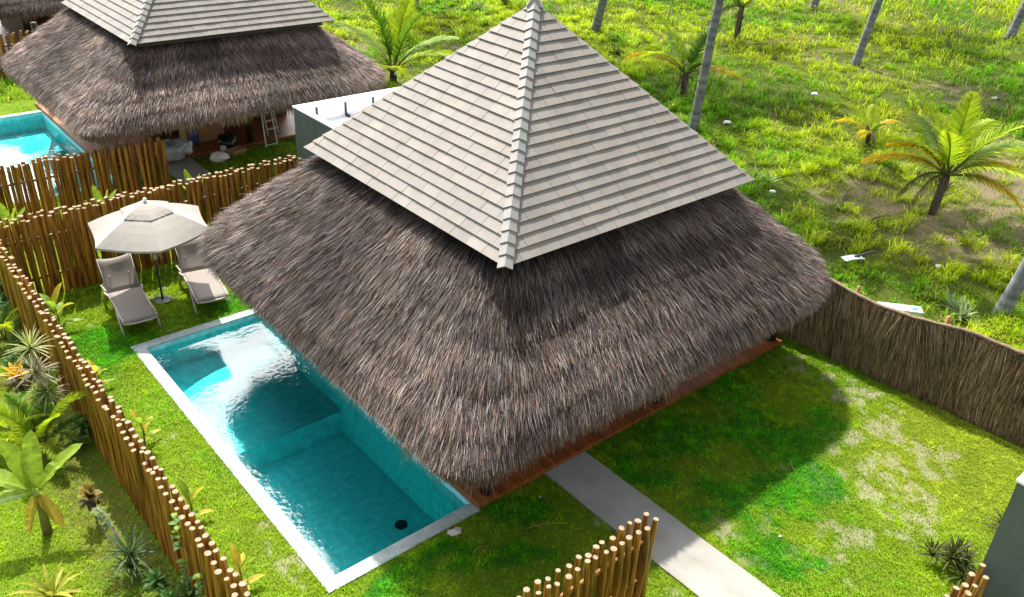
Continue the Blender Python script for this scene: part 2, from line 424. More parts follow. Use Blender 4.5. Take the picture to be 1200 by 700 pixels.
def thatch_mesh():
    parts = []
    # core shell with a soft underside
    ns = 240; s = np.linspace(0, 8, ns, endpoint=False); ts = np.linspace(0, 1, 26)
    rows = []; cols = []
    for t in ts:
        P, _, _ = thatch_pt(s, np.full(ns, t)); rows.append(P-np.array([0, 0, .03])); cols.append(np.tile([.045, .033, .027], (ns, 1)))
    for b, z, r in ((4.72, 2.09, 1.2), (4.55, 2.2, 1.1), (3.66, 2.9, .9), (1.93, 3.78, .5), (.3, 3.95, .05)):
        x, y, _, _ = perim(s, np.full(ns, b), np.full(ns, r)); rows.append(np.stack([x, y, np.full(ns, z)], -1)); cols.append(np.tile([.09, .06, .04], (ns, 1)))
    V = np.concatenate(rows); C = np.concatenate(cols); nr = len(rows)
    i, j = np.meshgrid(np.arange(nr-1), np.arange(ns), indexing='ij'); j2 = (j+1) % ns
    loops = np.stack([i*ns+j, (i+1)*ns+j, (i+1)*ns+j2, i*ns+j2], -1).ravel()
    parts.append((V, loops, np.full((nr-1)*ns, 4), C))
    # straw: weight arcs and straights by their length
    n = 300000
    wgt = np.array([8.2, 2.3]*4); wgt /= wgt.sum()
    k = rng.choice(8, n, p=wgt); s = k+rng.uniform(0, 1, n)
    t = rng.uniform(0, 1, n)**.85*1.0
    P, ox, oy = thatch_pt(s, t); P2, _, _ = thatch_pt(s, np.minimum(t+.04, 1.0)); P1, _, _ = thatch_pt(s, np.minimum(t+.04, 1.0)-.04)
    D = P2-P1; D /= np.linalg.norm(D, axis=1, keepdims=True)+1e-9
    tang = np.stack([-oy, ox, np.zeros(n)], -1)
    N = np.cross(tang, D); N /= np.linalg.norm(N, axis=1, keepdims=True); N *= np.sign(N[:, 2:3]+1e-6)
    clump = (vnoise(P[:, 0]*3, P[:, 1]*3, 5)-.5)*.34
    D = D+tang*(clump+rng.normal(0, .11, n))[:, None]+N*rng.normal(.045, .10, n)[:, None]
    L = rng.uniform(.20, .48, n)*(1-.45*sstep(.85, 1, t)); Wd = rng.uniform(.004, .0105, n)
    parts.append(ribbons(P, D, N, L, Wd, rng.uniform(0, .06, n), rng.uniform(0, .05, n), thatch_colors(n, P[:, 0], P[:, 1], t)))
    # ragged hanging fringe
    n = 22000
    k = rng.choice(8, n, p=wgt); s = k+rng.uniform(0, 1, n); t = rng.uniform(.9, 1.0, n)
    P, ox, oy = thatch_pt(s, t); P[:, 0] -= ox*rng.uniform(0, .16, n); P[:, 1] -= oy*rng.uniform(0, .16, n); P[:, 2] -= rng.uniform(0, .12, n)
    out = np.stack([ox, oy, np.zeros(n)], -1); tang = np.stack([-oy, ox, np.zeros(n)], -1)
    D = np.array([0, 0, -1.0])+out*rng.normal(.12, .12, n)[:, None]+tang*rng.normal(0, .14, n)[:, None]
    clump = .5+.9*vnoise(s*22, s*0, 8)*(.6+.8*vnoise(s*70, s*0+3, 9))
    parts.append(ribbons(P, D, out, rng.uniform(.12, .38, n)*clump, rng.uniform(.005, .012, n), rng.uniform(-.03, .04, n), np.zeros(n), thatch_colors(n, P[:, 0], P[:, 1], t)))
    return join(parts, 'thatch_roof', M['thatch'])

def join(parts, name, mat, smooth=False):
    off = 0; Vs = []; Ls = []; Cs = []; K = []
    for V, l, c, col in parts:
        Vs.append(V); Ls.append(np.asarray(l)+off); Cs.append(col); K.append(c); off += len(V)
    return big_mesh(name, np.concatenate(Vs), np.concatenate(Ls), np.concatenate(K), mat, np.concatenate(Cs), None, smooth)

# ------------------------------------------------------------------ tile pyramid
TA, TZ, TAP = 3.0, 4.07, 6.99
def clip_poly(poly, fn):
    out = []
    for i in range(len(poly)):
        a, b = poly[i], poly[(i+1) % len(poly)]; fa, fb = fn(a), fn(b)
        if fa >= 0: out.append(a)
        if (fa >= 0) != (fb >= 0):
            k = fa/(fa-fb); out.append(tuple(a[q]+(b[q]-a[q])*k for q in range(2)))
    return out

def tile_mesh():
    mb = MB(); n = 22; tw = .40; H = TAP-TZ
    nl = math.hypot(TA, H); nrm_o, nrm_z = H/nl, TA/nl
    for face in range(4):
        R = Matrix.Rotation(face*PI/2, 3, 'Z')
        for c in range(n):
            t0, t1 = c/n, (c+1.12)/n; t1 = min(t1, 1)
            off = random.uniform(0, tw); m = int(TA/tw)+2
            for k in range(-m-1, m+1):
                x0, x1 = k*tw+off+.0025, (k+1)*tw+off-.0025
                poly = [(x0, t0), (x1, t0), (x1, t1), (x0, t1)]
                poly = clip_poly(poly, lambda p: TA*(1-p[1])-p[0]); 
                if len(poly) > 2: poly = clip_poly(poly, lambda p: TA*(1-p[1])+p[0])
                if len(poly) < 3: continue
                g = random.uniform(.93, 1.05); tint = random.choice([(.236, .212, .190)]*5+[(.247, .217, .186), (.226, .207, .191)])
                mb.cur = tuple(v*g for v in tint)
                jit = random.uniform(-.003, .003)
                top = []; bot = []
                for x, t in poly:
                    # lower edge sits proud of the course beneath
                    lift = .029*(1-(t-t0)*n*.95)+jit
                    d = TA*(1-t)
                    q = Vector((x, -d, TZ+H*t)); nn = Vector((0, -nrm_o, nrm_z))
                    top.append(R@(q+nn*lift)); bot.append(R@(q+nn*(lift-.014)))
                k2 = len(poly)
                mb.add(top+bot, [tuple(range(k2)), tuple(range(2*k2-1, k2-1, -1))]+[(i, i+k2, (i+1) % k2+k2, (i+1) % k2) for i in range(k2)])
    return mb.mesh('tile_roof', M['tile'])

def hip_mesh():
    """overlapping V caps along one hip, from the -X-Y corner up to the apex"""
    mb = MB(); n = 25; H = TAP-TZ
    a = Vector((-TA, -TA, TZ)); b = Vector((0, 0, TAP)); d = (b-a); L = d.length; d.normalize()
    # slope lines of the two faces, perpendicular to the hip
    n1 = Vector((0, -H, TA)).normalized(); n2 = Vector((-H, 0, TA)).normalized()
    s1 = d.cross(n1).normalized(); s2 = d.cross(n2).normalized()
    if s1.x < 0: s1 = -s1
    if s2.y < 0: s2 = -s2
    up = (n1+n2).normalized()
    for i in range(n):
        p0 = a+d*(L*i/n-.03); p1 = a+d*min(L*(i+1.25)/n, L-.02)
        vs = []
        for p, lift, wd in ((p0, .085, .135), (p1, .052, .115)):
            for th in (0, -.028):
                o = p+up*(lift+th)
                vs += [o+s1*wd-up*.0, o+up*.012, o+s2*wd]
        # 0-2 lower top, 3-5 lower under, 6-8 upper top, 9-11 upper under
        mb.add(vs, [(0, 1, 7, 6), (1, 2, 8, 7), (3, 9, 10, 4), (4, 10, 11, 5), (0, 3, 4, 1), (1, 4, 5, 2), (6, 7, 10, 9), (7, 8, 11, 10), (0, 6, 9, 3), (2, 5, 11, 8)])
    return mb.mesh('hip_ridge', M['hip'])

ME_THATCH = thatch_mesh(); ME_TILE = tile_mesh(); ME_HIP = hip_mesh()

def make_villa():
    r = empty('villa', (0, 0, 0), 0, 'thatched villa with pale tiled pyramid roof beside the pool with two loungers', 'house', 'thatched villas in a row')
    link('thatch_roof', ME_THATCH, r, (HX-.02, HY+.19, -.02), None, (1, .965, 1))
    tr = link('tile_roof', ME_TILE, r, (HX, HY, 0))
    for k in (0, 2): link('hip_ridge', ME_HIP, tr, None, (0, 0, k*PI/2))
    mb = MB(); mb.box(HX-2.7, HY-2.7, TZ-.16, HX+2.7, HY+2.7, TZ-.03); 
    mb.add([(HX-TA*.985, HY-TA*.985, TZ-.02), (HX+TA*.985, HY-TA*.985, TZ-.02), (HX+TA*.985, HY+TA*.985, TZ-.02), (HX-TA*.985, HY+TA*.985, TZ-.02), (HX, HY, TAP-.06)],
           [(0, 1, 4), (1, 2, 4), (2, 3, 4), (3, 0, 4), (3, 2, 1, 0)])
    mb.build('roof_deck', M['under'], r)
    mb = MB(); mb.tube([(HX, HY, TAP-.05), (HX, HY, TAP+.12)], [.2, .05], 4); mb.build('apex_cap', M['hip'], r)
    # timber deck
    mb = MB(); x = PW+.2
    while x < DX-.02:
        k = random.uniform(.8, 1.2); mb.cur = (.27*k, .085*k, .022*k)
        mb.box(x, .03+random.uniform(0, .004), .02, min(x+.118, DX), 7.9, .105+random.uniform(-.002, .002)); x += .126
    k = 1.0; mb.cur = (.29, .105, .03); mb.box(PW+.005, .03, .02, PW+.19, 7.9, .112)
    mb.build('deck', M['deck'], r)
    for px, py in ((PW+.3, .22), (7.2, .22), (DX-.14, .22), (PW+.3, 6.75), (DX-.14, 5.6), (7.2, 7.6)):
        mb = MB(); z1 = float(np.interp(max(abs(px-HX), abs(py-HY)), [1.93, 3.66, 4.55, 4.8], [3.72, 2.86, 2.3, 2.2]))-.08
        mb.tube([(0, 0, 0), (.01, 0, z1*.5), (0, .01, z1)], [.11, .102, .095], 12)
        mb.build('post', M['darkwood'], r, True, (px, py, .1))
    mb = MB()
    for x0, y0, x1, y1 in ((4.7, 2.2, 4.82, 6.6), (9.4, 2.2, 9.52, 6.6), (4.82, 6.48, 9.4, 6.6), (4.82, 2.2, 6.2, 2.32), (8.6, 2.2, 9.4, 2.32), (6.2, 2.2, 6.32, 4.2), (8.48, 2.2, 8.6, 4.2), (6.32, 4.08, 8.48, 4.2)):
        mb.box(x0, y0, .1, x1, y1, 2.75)
    mb.build('wall', M['darkwood'], r)
    for x0 in (6.36, 7.44):
        mb = MB(); mb.box(x0, 4.02, .12, x0+1.0, 4.07, 2.3)
        for zz in (.16, 1.1, 2.2): mb.box(x0+.05, 3.995, zz, x0+.95, 4.018, zz+.08)
        d = mb.build('door', M['darkwood'], r)
        mb = MB(); mb.tube([(x0+.9, 3.97, 1.0), (x0+.9, 3.97, 1.25)], .015, 6); mb.build('handle', M['pale_wood'], d)
    return r
villa = make_villa()
KIDS.clear()
nv = dup(villa, (0, SV, 0), None, 'thatched villa with tiled roof behind the back pole fence, clutter under its eave')
for ch in nv.children:              # its porch stands deeper under the eave
    if ch.name.split('.')[0] in ('deck', 'post', 'wall', 'door'): ch.location.y += 2.25
    if ch.name.startswith('thatch_roof'): ch.scale = (.95, .95, .92); ch.location.z = .33; ch.location.x -= .12; ch.location.y += .2; ch.material_slots[0].link = 'OBJECT'; ch.material_slots[0].material = M['thatch_pale']; ch['label'] = 'paler thatch'
dup(villa, (0, 31.6, 0), None, 'farthest thatched villa, only its front eave showing at the upper corner')

# ------------------------------------------------------------------ flat roofed annexes
def annex(x0, y0, x1, y1, z1, label):
    r = empty('annex', (x0, y0, 0), 0, label, 'outbuilding', 'flat roofed rendered annexes')
    W, D = x1-x0, y1-y0; t = .13
    mb = MB()
    mb.box(0, 0, 0, t, D, z1); mb.box(W-t, 0, 0, W, D, z1); mb.box(t, 0, 0, W-t, t, z1); mb.box(t, D-t, 0, W-t, D, z1)
    mb.build('wall', M['green_render'], r)
    mb = MB(); e = .02
    for a in ((-e, -e, t+e, D+e), (W-t-e, -e, W+e, D+e), (t+e, -e, W-t-e, t+e), (t+e, D-t-e, W-t-e, D+e)): mb.box(a[0], a[1], z1, a[2], a[3], z1+.035)
    mb.build('coping', M['white_paint'], r)
    mb = MB(); mb.box(t, t, z1-.5, W-t, D-t, z1-.42)
    i = .012
    for a in ((t, t, t+i, D-t), (W-t-i, t, W-t, D-t), (t+i, t, W-t-i, t+i), (t+i, D-t-i, W-t-i, D-t)): mb.box(a[0], a[1], z1-.42, a[2], a[3], z1-.003)
    mb.build('roof', M['white_paint'], r)
    for k in range(4):
        mb = MB(); xx = .55+k*.85
        mb.box(xx, D-t-.045, z1-.36, xx+.045, D-t-.013, z1-.06); mb.box(xx, D-t-.2, z1-.418, xx+.06, D-t-.02, z1-.36)
        mb.build('scupper', M['drain_dark'], r)
    return r
annex(5.95, 9.75, 9.9, 11.9, 2.97, 'grey green flat roofed annex with white parapet behind the tiled villa roof')
annex(6.26, -9.2, 10.2, -6.02, 3.0, 'bare grey rendered annex wall rising in the lower right corner')

# ------------------------------------------------------------------ pools
def make_pool():
    r = empty('swimming_pool', (0, 0, 0), 0, 'teal stone swimming pool beside the two loungers and the big thatched roof', 'swimming pool', 'villa pools')
    c = .235; d = 1.15
    mb = MB()
    mb.box(0, 0, -.25, PW, c, .02); mb.box(0, PL-c, -.25, PW, PL, .02); mb.box(0, c, -.25, c, PL-c, .02); mb.box(PW-.02, c, -.25, PW, PL-c, .02)
    mb.build('coping', M['coping'], r)
    mb = MB(); x1 = PW-.02
    mb.add([(c, c, -d), (x1, c, -d), (x1, PL-c, -d), (c, PL-c, -d), (c, c, -.002), (x1, c, -.002), (x1, PL-c, -.002), (c, PL-c, -.002)],
           [(0, 1, 2, 3), (0, 4, 5, 1), (1, 5, 6, 2), (2, 6, 7, 3), (3, 7, 4, 0)])
    # inner faces stand a hair inside the coping blocks
    mb.v = [(v[0]+(.004 if v[0] < 1 else -.004), v[1]+(.004 if v[1] < 1 else -.004), v[2]) for v in mb.v]
    mb.box(c+.006, 4.35, -d+.003, x1-.006, PL-c-.006, -.62)
    mb.build('basin', M['basin'], r)
    mb = MB(); mb.add([(c+.004, c+.004, -.11), (x1-.004, c+.004, -.11), (x1-.004, PL-c-.004, -.11), (c+.004, PL-c-.004, -.11)], [(0, 1, 2, 3)])
    mb.build('water', M['water'], r)
    mb = MB(); mb.tube([(0, 0, -d+.004), (0, 0, -d+.03)], .11, 16); mb.build('drain', M['drain_dark'], r, False, (2.2, 1.5, 0))
    return r
pool = make_pool()
dup(pool, (0, S, 0), None, 'pale pool behind the back fences, beside the neighbouring villa')

# ------------------------------------------------------------------ paths
def path(y0, y1, x0=4.165, x1=5.12):
    mb = MB(); n = 30; rnd = random.Random(int(y0*10)); L = []
    for i in range(n+1):
        y = y0+(y1-y0)*i/n; L.append((x0+rnd.uniform(-.008, .008), y, x1+rnd.uniform(-.008, .008)))
    for (a, y, b), (a2, y2, b2) in zip(L, L[1:]):
        mb.add([(a, y, .035), (b, y, .035), (b2, y2, .035), (a2, y2, .035), (a, y, -.05), (b, y, -.05), (b2, y2, -.05), (a2, y2, -.05)],
               [(0, 1, 2, 3), (0, 3, 7, 4), (1, 5, 6, 2)])
    return tag(mb.build('path', M['concrete']), 'pale concrete garden path', None, None, 'structure')
path(-9.0, .025); path(S-3.6, SV+2.27)

# ------------------------------------------------------------------ ground
POOLS = [(0, 0), (0, S)]
def height(x, y):
    f = sstep(12.6, 16, x)+sstep(20, 26, y)*sstep(-2, 6, x)
    f = np.clip(f, 0, 1)
    return f*(.35*(fbm(x*.18, y*.18, 31, 3)-.5)+.16*(fbm(x*.9, y*.9, 33, 2)-.5))-.0

SOIL = [(1045, 497, .75, .35), (1012, 483, .6, .3), (1085, 540, .55, .4), (1000, 462, .7, .3), (970, 572, .6, .5), (900, 600, .4, .35), (1005, 640, .6, .5), (945, 650, .35, .3),
        (930, 425, .5, .25), (960, 440, .7, .25), (840, 610, .3, .4), (860, 480, .3, .2), (985, 520, .6, .25), (1060, 600, .6, .45), (700, 605, .25, .5), (790, 690, .3, .3), (985, 555, .5, .5),
        (340, 590, .15, .5), (215, 445, .12, .4), (330, 650, .2, .6), (205, 330, .35, .3), (880, 655, .4, .3), (1030, 560, .9, .4), (690, 660, .3, .3)]
LUSH = [(925, 525, .9, .55), (870, 500, .8, .5), (950, 560, .6, .5), (900, 640, .5, .5), (960, 490, .5, .3), (850, 590, .5, .5), (610, 660, .5, .3), (520, 650, .7, .3), (470, 680, .6, .35),
        (300, 350, 1.2, .5), (120, 410, .8, .8), (935, 660, .4, .3), (790, 510, .8, .6), (740, 545, .6, .5), (850, 455, .7, .45), (905, 580, .5, .5), (600, 600, .5, .3)]  # lush grass; blobs near the house also tint the shaded lawn emerald
_soil = [(at(a, b)[:2], rx, ry) for a, b, rx, ry in SOIL]; _lush = [(at(a, b)[:2], rx, ry) for a, b, rx, ry in LUSH]
def blobs(x, y, L, seed):
    wx = (fbm(x*2.2, y*2.2, seed, 3)-.5)*1.1; wy = (fbm(x*2.2+50, y*2.2, seed+1, 3)-.5)*1.1
    m = np.zeros_like(x)
    for (c, rx, ry) in L:
        d = np.sqrt(((x+wx-c[0])/rx)**2+((y+wy-c[1])/(ry*1.3))**2); m = np.maximum(m, 1-sstep(.55, 1.25, d))
    return m
FSOIL = [(at(1130, 275), 3.2, 1.4), (at(1000, 225), 2.4, .8), (at(1180, 230), 3.0, 1.2), (at(1040, 240), 2.5, .7), (at(1120, 110), 2.4, 1.5), (at(440, 50), 1.5, 1), (at(530, 55), 1.2, .8), (at(960, 65), 2, .7), (at(1190, 190), 2.5, 2)]
_fs = [(c[:2], rx, ry) for c, rx, ry in FSOIL]
def masks(x, y):
    """soil and lush masks of the lawn, soil of the field"""
    soil = blobs(x, y, _soil, 61)
    nz = fbm(x*1.9, y*1.9, 71, 4)
    soil = np.maximum(soil, sstep(.56, .78, nz)*.8*((x > 5.2) & (y < -.4) & (x < 11.6)))
    soil = np.maximum(soil, sstep(.60, .76, nz)*.7*((x < 5.2) & (x > -1.4) & (y < 11)))
    fine = fbm(x*5.5, y*5.5, 75, 4)
    soil = .62*sstep(.55, 1.0, soil*.8+(fine-.5)*1.7*(soil > .03))
    lush = blobs(x, y, _lush, 65)
    fld = ((x > 12.4) | (y > 28)).astype(float)
    fs = blobs(x, y, _fs, 67)*.9
    fs = np.maximum(fs, sstep(.64, .78, fbm(x*.35, y*.35, 73, 4))*.65); fs = fs*(.35+.65*sstep(.38, .62, fbm(x*2.1, y*2.1, 77, 4)))
    return soil*(1-fld)*(1-lush*.8), lush*(1-fld), fld, fs*fld

def clear(x, y, pad=0.0):
    """True where grass may grow"""
    ok = np.ones(np.shape(x), bool)
    for ox, oy in POOLS: ok &= ~((x > ox-.0-pad) & (x < ox+PW+.05) & (y > oy-pad) & (y < oy+PL+pad))
    for oy in (0, SV+2.25, 31.6): ok &= ~((x > PW) & (x < DX+.01) & (y > oy+.03-pad) & (y < oy+7.9))
    ok &= ~((x > 4.165-pad) & (x < 5.12+pad) & (y < .03) & (y > -9)); ok &= ~((x > 4.165-pad) & (x < 5.12+pad) & (y < SV+2.28) & (y > S-3.6))
    ok &= ~((x > 5.9) & (x < 9.9) & (y > 9.7) & (y < 11.95)); ok &= ~((x > 6.2) & (y < -6.0) & (y > -9.3) & (x < 10.3))
    return ok

def ground_mesh():
    def axis(segs):
        out = []
        for a, b, st in segs: out.append(np.arange(a, b-1e-6, st))
        return np.concatenate(out+[[segs[-1][1]]])
    xs = axis([(-700, -100, 100), (-100, -20, 8), (-20, -6, 1), (-6, 13, .08), (13, 30, .35), (30, 80, 1.0), (80, 200, 12), (200, 900, 100)])
    ys = axis([(-700, -100, 100), (-100, -20, 8), (-20, -10, 1), (-10, 12, .08), (12, 30, .3), (30, 70, .8), (70, 200, 12), (200, 900, 100)])
    xs = np.unique(np.round(np.concatenate([xs, [.05, PW-.01]]), 4))
    ys = np.unique(np.round(np.concatenate([ys]+[[o+.05, o+PL-.05] for _, o in POOLS]), 4))
    X, Y = np.meshgrid(xs, ys, indexing='ij'); Z = height(X, Y)
    soil, lush, fld, fs = masks(X, Y)
    g = fbm(X*.7, Y*.7, 81, 4)[..., None]
    lawn = np.array([.13, .20, .012])*(.75+.5*g); lawn = lawn*(1-lush[..., None])+np.array([.035, .14, .010])*lush[..., None]
    sand = np.array([.29, .255, .19])*(.85+.3*g)
    c = lawn*(1-soil[..., None])+sand*soil[..., None]
    field = np.array([.055, .075, .008])*(.6+.8*g); dirt = np.array([.17, .13, .085])*(.8+.4*g)
    field = field*(1-fs[..., None])+dirt*fs[..., None]
    c = c*(1-fld[..., None])+field*fld[..., None]
    # planting bed outside the left fence
    bed = (sstep(-1.45, -1.7, X)*(1-sstep(-2.2, -2.9, X+.5*(g[..., 0]-.5)))*(Y < 11.1))[..., None]*.5
    c = c*(1-bed)+np.array([.11, .06, .035])*bed
    nx, ny = len(xs), len(ys)
    i, j = np.meshgrid(np.arange(nx-1), np.arange(ny-1), indexing='ij')
    xm = (xs[:-1]+xs[1:])[:, None]/2+0*j; ym = (ys[:-1]+ys[1:])[None]/2+0*i
    keep = np.ones(i.shape, bool)
    for ox, oy in POOLS: keep &= ~((xm > ox+.05) & (xm < ox+PW-.01) & (ym > oy+.05) & (ym < oy+PL-.05))
    i = i[keep]; j = j[keep]
    loops = np.stack([i*ny+j, (i+1)*ny+j, (i+1)*ny+j+1, i*ny+j+1], -1).ravel()
    return big_mesh('ground', np.stack([X, Y, Z], -1).reshape(-1, 3), loops, np.full(len(i), 4), M['ground'], c.reshape(-1, 3), None, True)
tag(link('ground', ground_mesh()), 'lawn, bare soil and rough field', None, None, 'structure')

# ------------------------------------------------------------------ grass (uncountable)
def blades(P, h, wd, lean, col, az=None, root=.7):
    n = len(P); az = rng.uniform(0, 2*PI, n) if az is None else az
    d = np.stack([np.cos(az), np.sin(az), np.zeros(n)], -1)
    a2 = rng.uniform(0, 2*PI, n); s = np.stack([np.cos(a2), np.sin(a2), np.zeros(n)], -1)
    up = np.array([0, 0, 1.0])
    b0 = P-s*wd[:, None]/2; b1 = P+s*wd[:, None]/2
    mid = P+up*(h*.62)[:, None]+d*(h*lean*.35)[:, None]
    m0 = mid-s*wd[:, None]*.38; m1 = mid+s*wd[:, None]*.38
    tip = P+up*(h*(1-.3*lean))[:, None]+d*(h*lean)[:, None]
    V = np.stack([b0, b1, m1, m0, tip], 1).reshape(-1, 3)
    loops = (np.arange(n)[:, None]*5+np.array([0, 1, 2, 3, 3, 2, 4])[None]).ravel(); counts = np.tile([4, 3], n)
    C = (col[:, None, :]*np.array([root, root, 1, 1, 1.15])[None, :, None]).reshape(-1, 3)  # blade feet darkened, standing for shade between the blades
    return V, loops, counts, C

def scatter(n, x0, x1, y0, y1):
    return rng.uniform(x0, x1, n), rng.uniform(y0, y1, n)

def lawn_grass():
    parts = []
    for (x0, x1, y0, y1, dens) in ((-1.35, 11.6, -7.5, 10.9, 2600), (-6.5, -1.5, -1, 14, 1700), (-1.5, 12, 11, 24.5, 420), (-2, 2.9, 24.5, 30, 420)):
        n = int((x1-x0)*(y1-y0)*dens); x, y = scatter(n, x0, x1, y0, y1)
        soil, lush, fld, fs = masks(x, y)
        ok = clear(x, y, -.025) & (rng.uniform(0, 1, n) > soil*.93) & in_view(np.stack([x, y, 0*x], -1))
        ok &= ~((x < -1.4) & (x > -2.3+.5*vnoise(x*2, y*2, 4)) & (rng.uniform(0, 1, n) < .55) & (y < 11))
        x, y, soil, lush = x[ok], y[ok], soil[ok], lush[ok]; n = len(x)
        sunny = (sstep(7.5, 9.5, x)*sstep(-2.2, -3.4, y)*(x < 11.7))[:, None]  # washed-out sunlit lime of the right lawn, put into the blade colour
        g = fbm(x*1.1, y*1.1, 91, 4); g2 = fbm(x*6, y*6, 93, 2)
        c0 = np.array([.33, .52, .006]); c1 = np.array([.19, .44, .005]); c2 = np.array([.10, .46, .004]); c3 = np.array([.44, .38, .10])
        t = sstep(.35, .65, g)[:, None]
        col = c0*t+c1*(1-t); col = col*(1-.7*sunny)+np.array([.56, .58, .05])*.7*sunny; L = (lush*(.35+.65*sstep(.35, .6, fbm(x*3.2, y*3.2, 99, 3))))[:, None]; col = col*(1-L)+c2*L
        dry = ((rng.uniform(0, 1, n) < .10+.35*soil)*(1-lush*.8))[:, None]; col = col*(1-dry)+c3*dry
        col = col*rng.uniform(.7, 1.3, (n, 1))*(.75+.5*g2[:, None])
        far = np.hypot(x-CAM[0], y-CAM[1])/14
        g4 = fbm(x*9, y*9, 103, 2); col = col*(.55+.9*g4[:, None])
        h = rng.uniform(.025, .06, n)*(.8+.5*g2)*(.35+1.4*g4)*(1+lush*.35)*(1-.35*soil); wd = rng.uniform(.006, .012, n)*np.maximum(1, far)
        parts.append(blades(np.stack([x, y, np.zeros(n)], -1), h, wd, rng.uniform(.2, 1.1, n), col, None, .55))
    return join(parts, 'lawn_grass', M['grass'])
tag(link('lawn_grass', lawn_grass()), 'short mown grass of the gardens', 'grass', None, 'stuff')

def field_grass():
    parts = []
    for (x0, x1, y0, y1, dens, hs) in ((12.0, 24, -9, 16, 420, 1.0), (13, 30, 16, 34, 240, 1.0), (24, 44, -6, 34, 130, 1.15), (-2, 13, 26, 60, 90, 1.2), (44, 75, 0, 60, 45, 1.5), (13, 44, 34, 62, 70, 1.4)):
        n = int((x1-x0)*(y1-y0)*dens); x, y = scatter(n, x0, x1, y0, y1)
        # gather the blades into tufts
        j = rng.normal(0, .12, (2, n)); cell = .45
        tx = (np.floor(x/cell)+_hash(np.floor(x/cell), np.floor(y/cell), 5))*cell; ty = (np.floor(y/cell)+_hash(np.floor(x/cell), np.floor(y/cell), 6))*cell
        m = rng.uniform(0, 1, n) < .55
        x = np.where(m, tx+j[0], x); y = np.where(m, ty+j[1], y)
        _, _, _, fs = masks(x, y)
        near = np.exp(-((x-12.4)/1.6)**2)*(y < 2)
        ok = clear(x, y, .1) & (rng.uniform(0, 1, n) > fs*.88) & in_view(np.stack([x, y, 0*x], -1), .08) & ((x > 12.05) | (y > 24))
        ok &= rng.uniform(0, 1, n) < .3+1.1*_hash(np.floor(x/cell), np.floor(y/cell), 7)
        x, y, fs, near = x[ok], y[ok], fs[ok], near[ok]; n = len(x)
        g = fbm(x*.28, y*.28, 95, 4); g2 = _hash(np.floor(x/cell), np.floor(y/cell), 7); g3 = fbm(x*1.4, y*1.4, 97, 3)
        c0 = np.array([.38, .50, .008]); c1 = np.array([.14, .34, .006]); c3 = np.array([.48, .40, .10])
        t = sstep(.36, .62, g)[:, None]; col = c0*t+c1*(1-t)
        dry = (rng.uniform(0, 1, n) < .05+.3*fs+.2*(g3 > .64))[:, None]; col = col*(1-dry)+c3*dry
        col = col*rng.uniform(.6, 1.3, (n, 1))*(.5+.9*g2[:, None])
        h = rng.uniform(.08, .32, n)*hs*(.35+1.3*g3)*(.2+1.5*g2**1.4)*(1+1.3*near)*(1-.45*fs)
        wd = rng.uniform(.012, .028, n)*np.maximum(1, np.hypot(x-CAM[0], y-CAM[1])/26)
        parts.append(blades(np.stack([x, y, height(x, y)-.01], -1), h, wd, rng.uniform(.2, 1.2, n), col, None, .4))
    return join(parts, 'field_grass', M['grass'])
tag(link('field_grass', field_grass()), 'rough tufted meadow grass of the coconut field', 'grass', None, 'stuff')

# ------------------------------------------------------------------ round pole fences
def pole_mesh(seed):
    rr = random.Random(seed); mb = MB(); n = 9; pts = []; rs = []; cc = []
    bx, by = rr.uniform(-.03, .03), rr.uniform(-.03, .03)
    k = rr.uniform(.6, 1.25); tone = (k, k*rr.uniform(.9, 1.05), k*rr.uniform(.8, 1.1))
    for i in range(7):
        t = i/6
        pts.append((bx*math.sin(PI*t), by*math.sin(PI*t), t)); rs.append((.045-.006*t)*rr.uniform(.94, 1.06)); cc.append(tone)
    mb.tube(pts, rs, n, True, cc)
    mb.m[-1] = 1                       # sawn top
    return mb.mesh('pole', [M['pole'], M['pole_end']], False)
POLES = [pole_mesh(i) for i in range(12)]

def pole_fence(a, b, n, h, label, name='pole_fence', hv=.09, rows=2, gap=.05, lean=.0, thick=1.0):
    a = Vector((*a, 0)); b = Vector((*b, 0)); d = b-a; L = d.length; d.normalize(); s = Vector((-d.y, d.x, 0))
    r = empty(name, a, 0, label, 'fence', 'round pole fences')
    for z in (.45, h*.72):
        mb = MB(); mb.cur = (.8, .8, .8); m = 6
        mb.tube([d*(L*i/m)+Vector((0, 0, z+random.uniform(-.015, .015))) for i in range(m+1)], .035, 8); mb.build('rail', [M['pole'], M['pole_end']], r, True)
    for i in range(n):
        sd_ = gap if (i % rows == 0) else -gap
        p = d*(L*(i+.5)/n+random.uniform(-.02, .02))+s*sd_*(1 if rows == 2 else .3)
        hh = h+random.uniform(-hv, hv*.5)*.6-(hv*.5 if (rows == 2 and i % 2) else 0)
        k = random.uniform(.85, 1.2)*thick
        link('pole', random.choice(POLES), r, p, (random.gauss(0, .008), random.gauss(0, .008)+lean, random.uniform(0, 6.28)), (k, k, hh))
    return r

pole_fence((-1.45, 11.0), (-1.45, 5.0), 72, 1.68, 'far half of the side pole fence, from the loungers to the dracaena')
pole_fence((-1.45, 5.0), (-1.45, -1.2), 74, 1.68, 'near half of the side pole fence beside the pool lawn, with creepers')
pole_fence((-1.4, 11.15), (5.75, 11.35), 100, 1.92, 'varnished pole fence behind the parasol and two loungers', thick=1.18)
pole_fence((-3.0, 14.75), (3.5, 14.75), 80, 1.82, 'varnished pole fence in front of the neighbouring pool, ending by its path', thick=1.15)
pole_fence((-.2, -2.8), (3.5, -2.8), 46, 1.66, 'free end of pole fence standing beside the concrete path', hv=.1)
pole_fence((5.0, -6.06), (6.2, -6.1), 11, 1.68, 'stub of pole fence meeting the grey annex wall', hv=.1)
pole_fence((0, 29.2), (6.0, 29.3), 50, 1.7, 'distant dark pole fence below the farthest thatched eave')

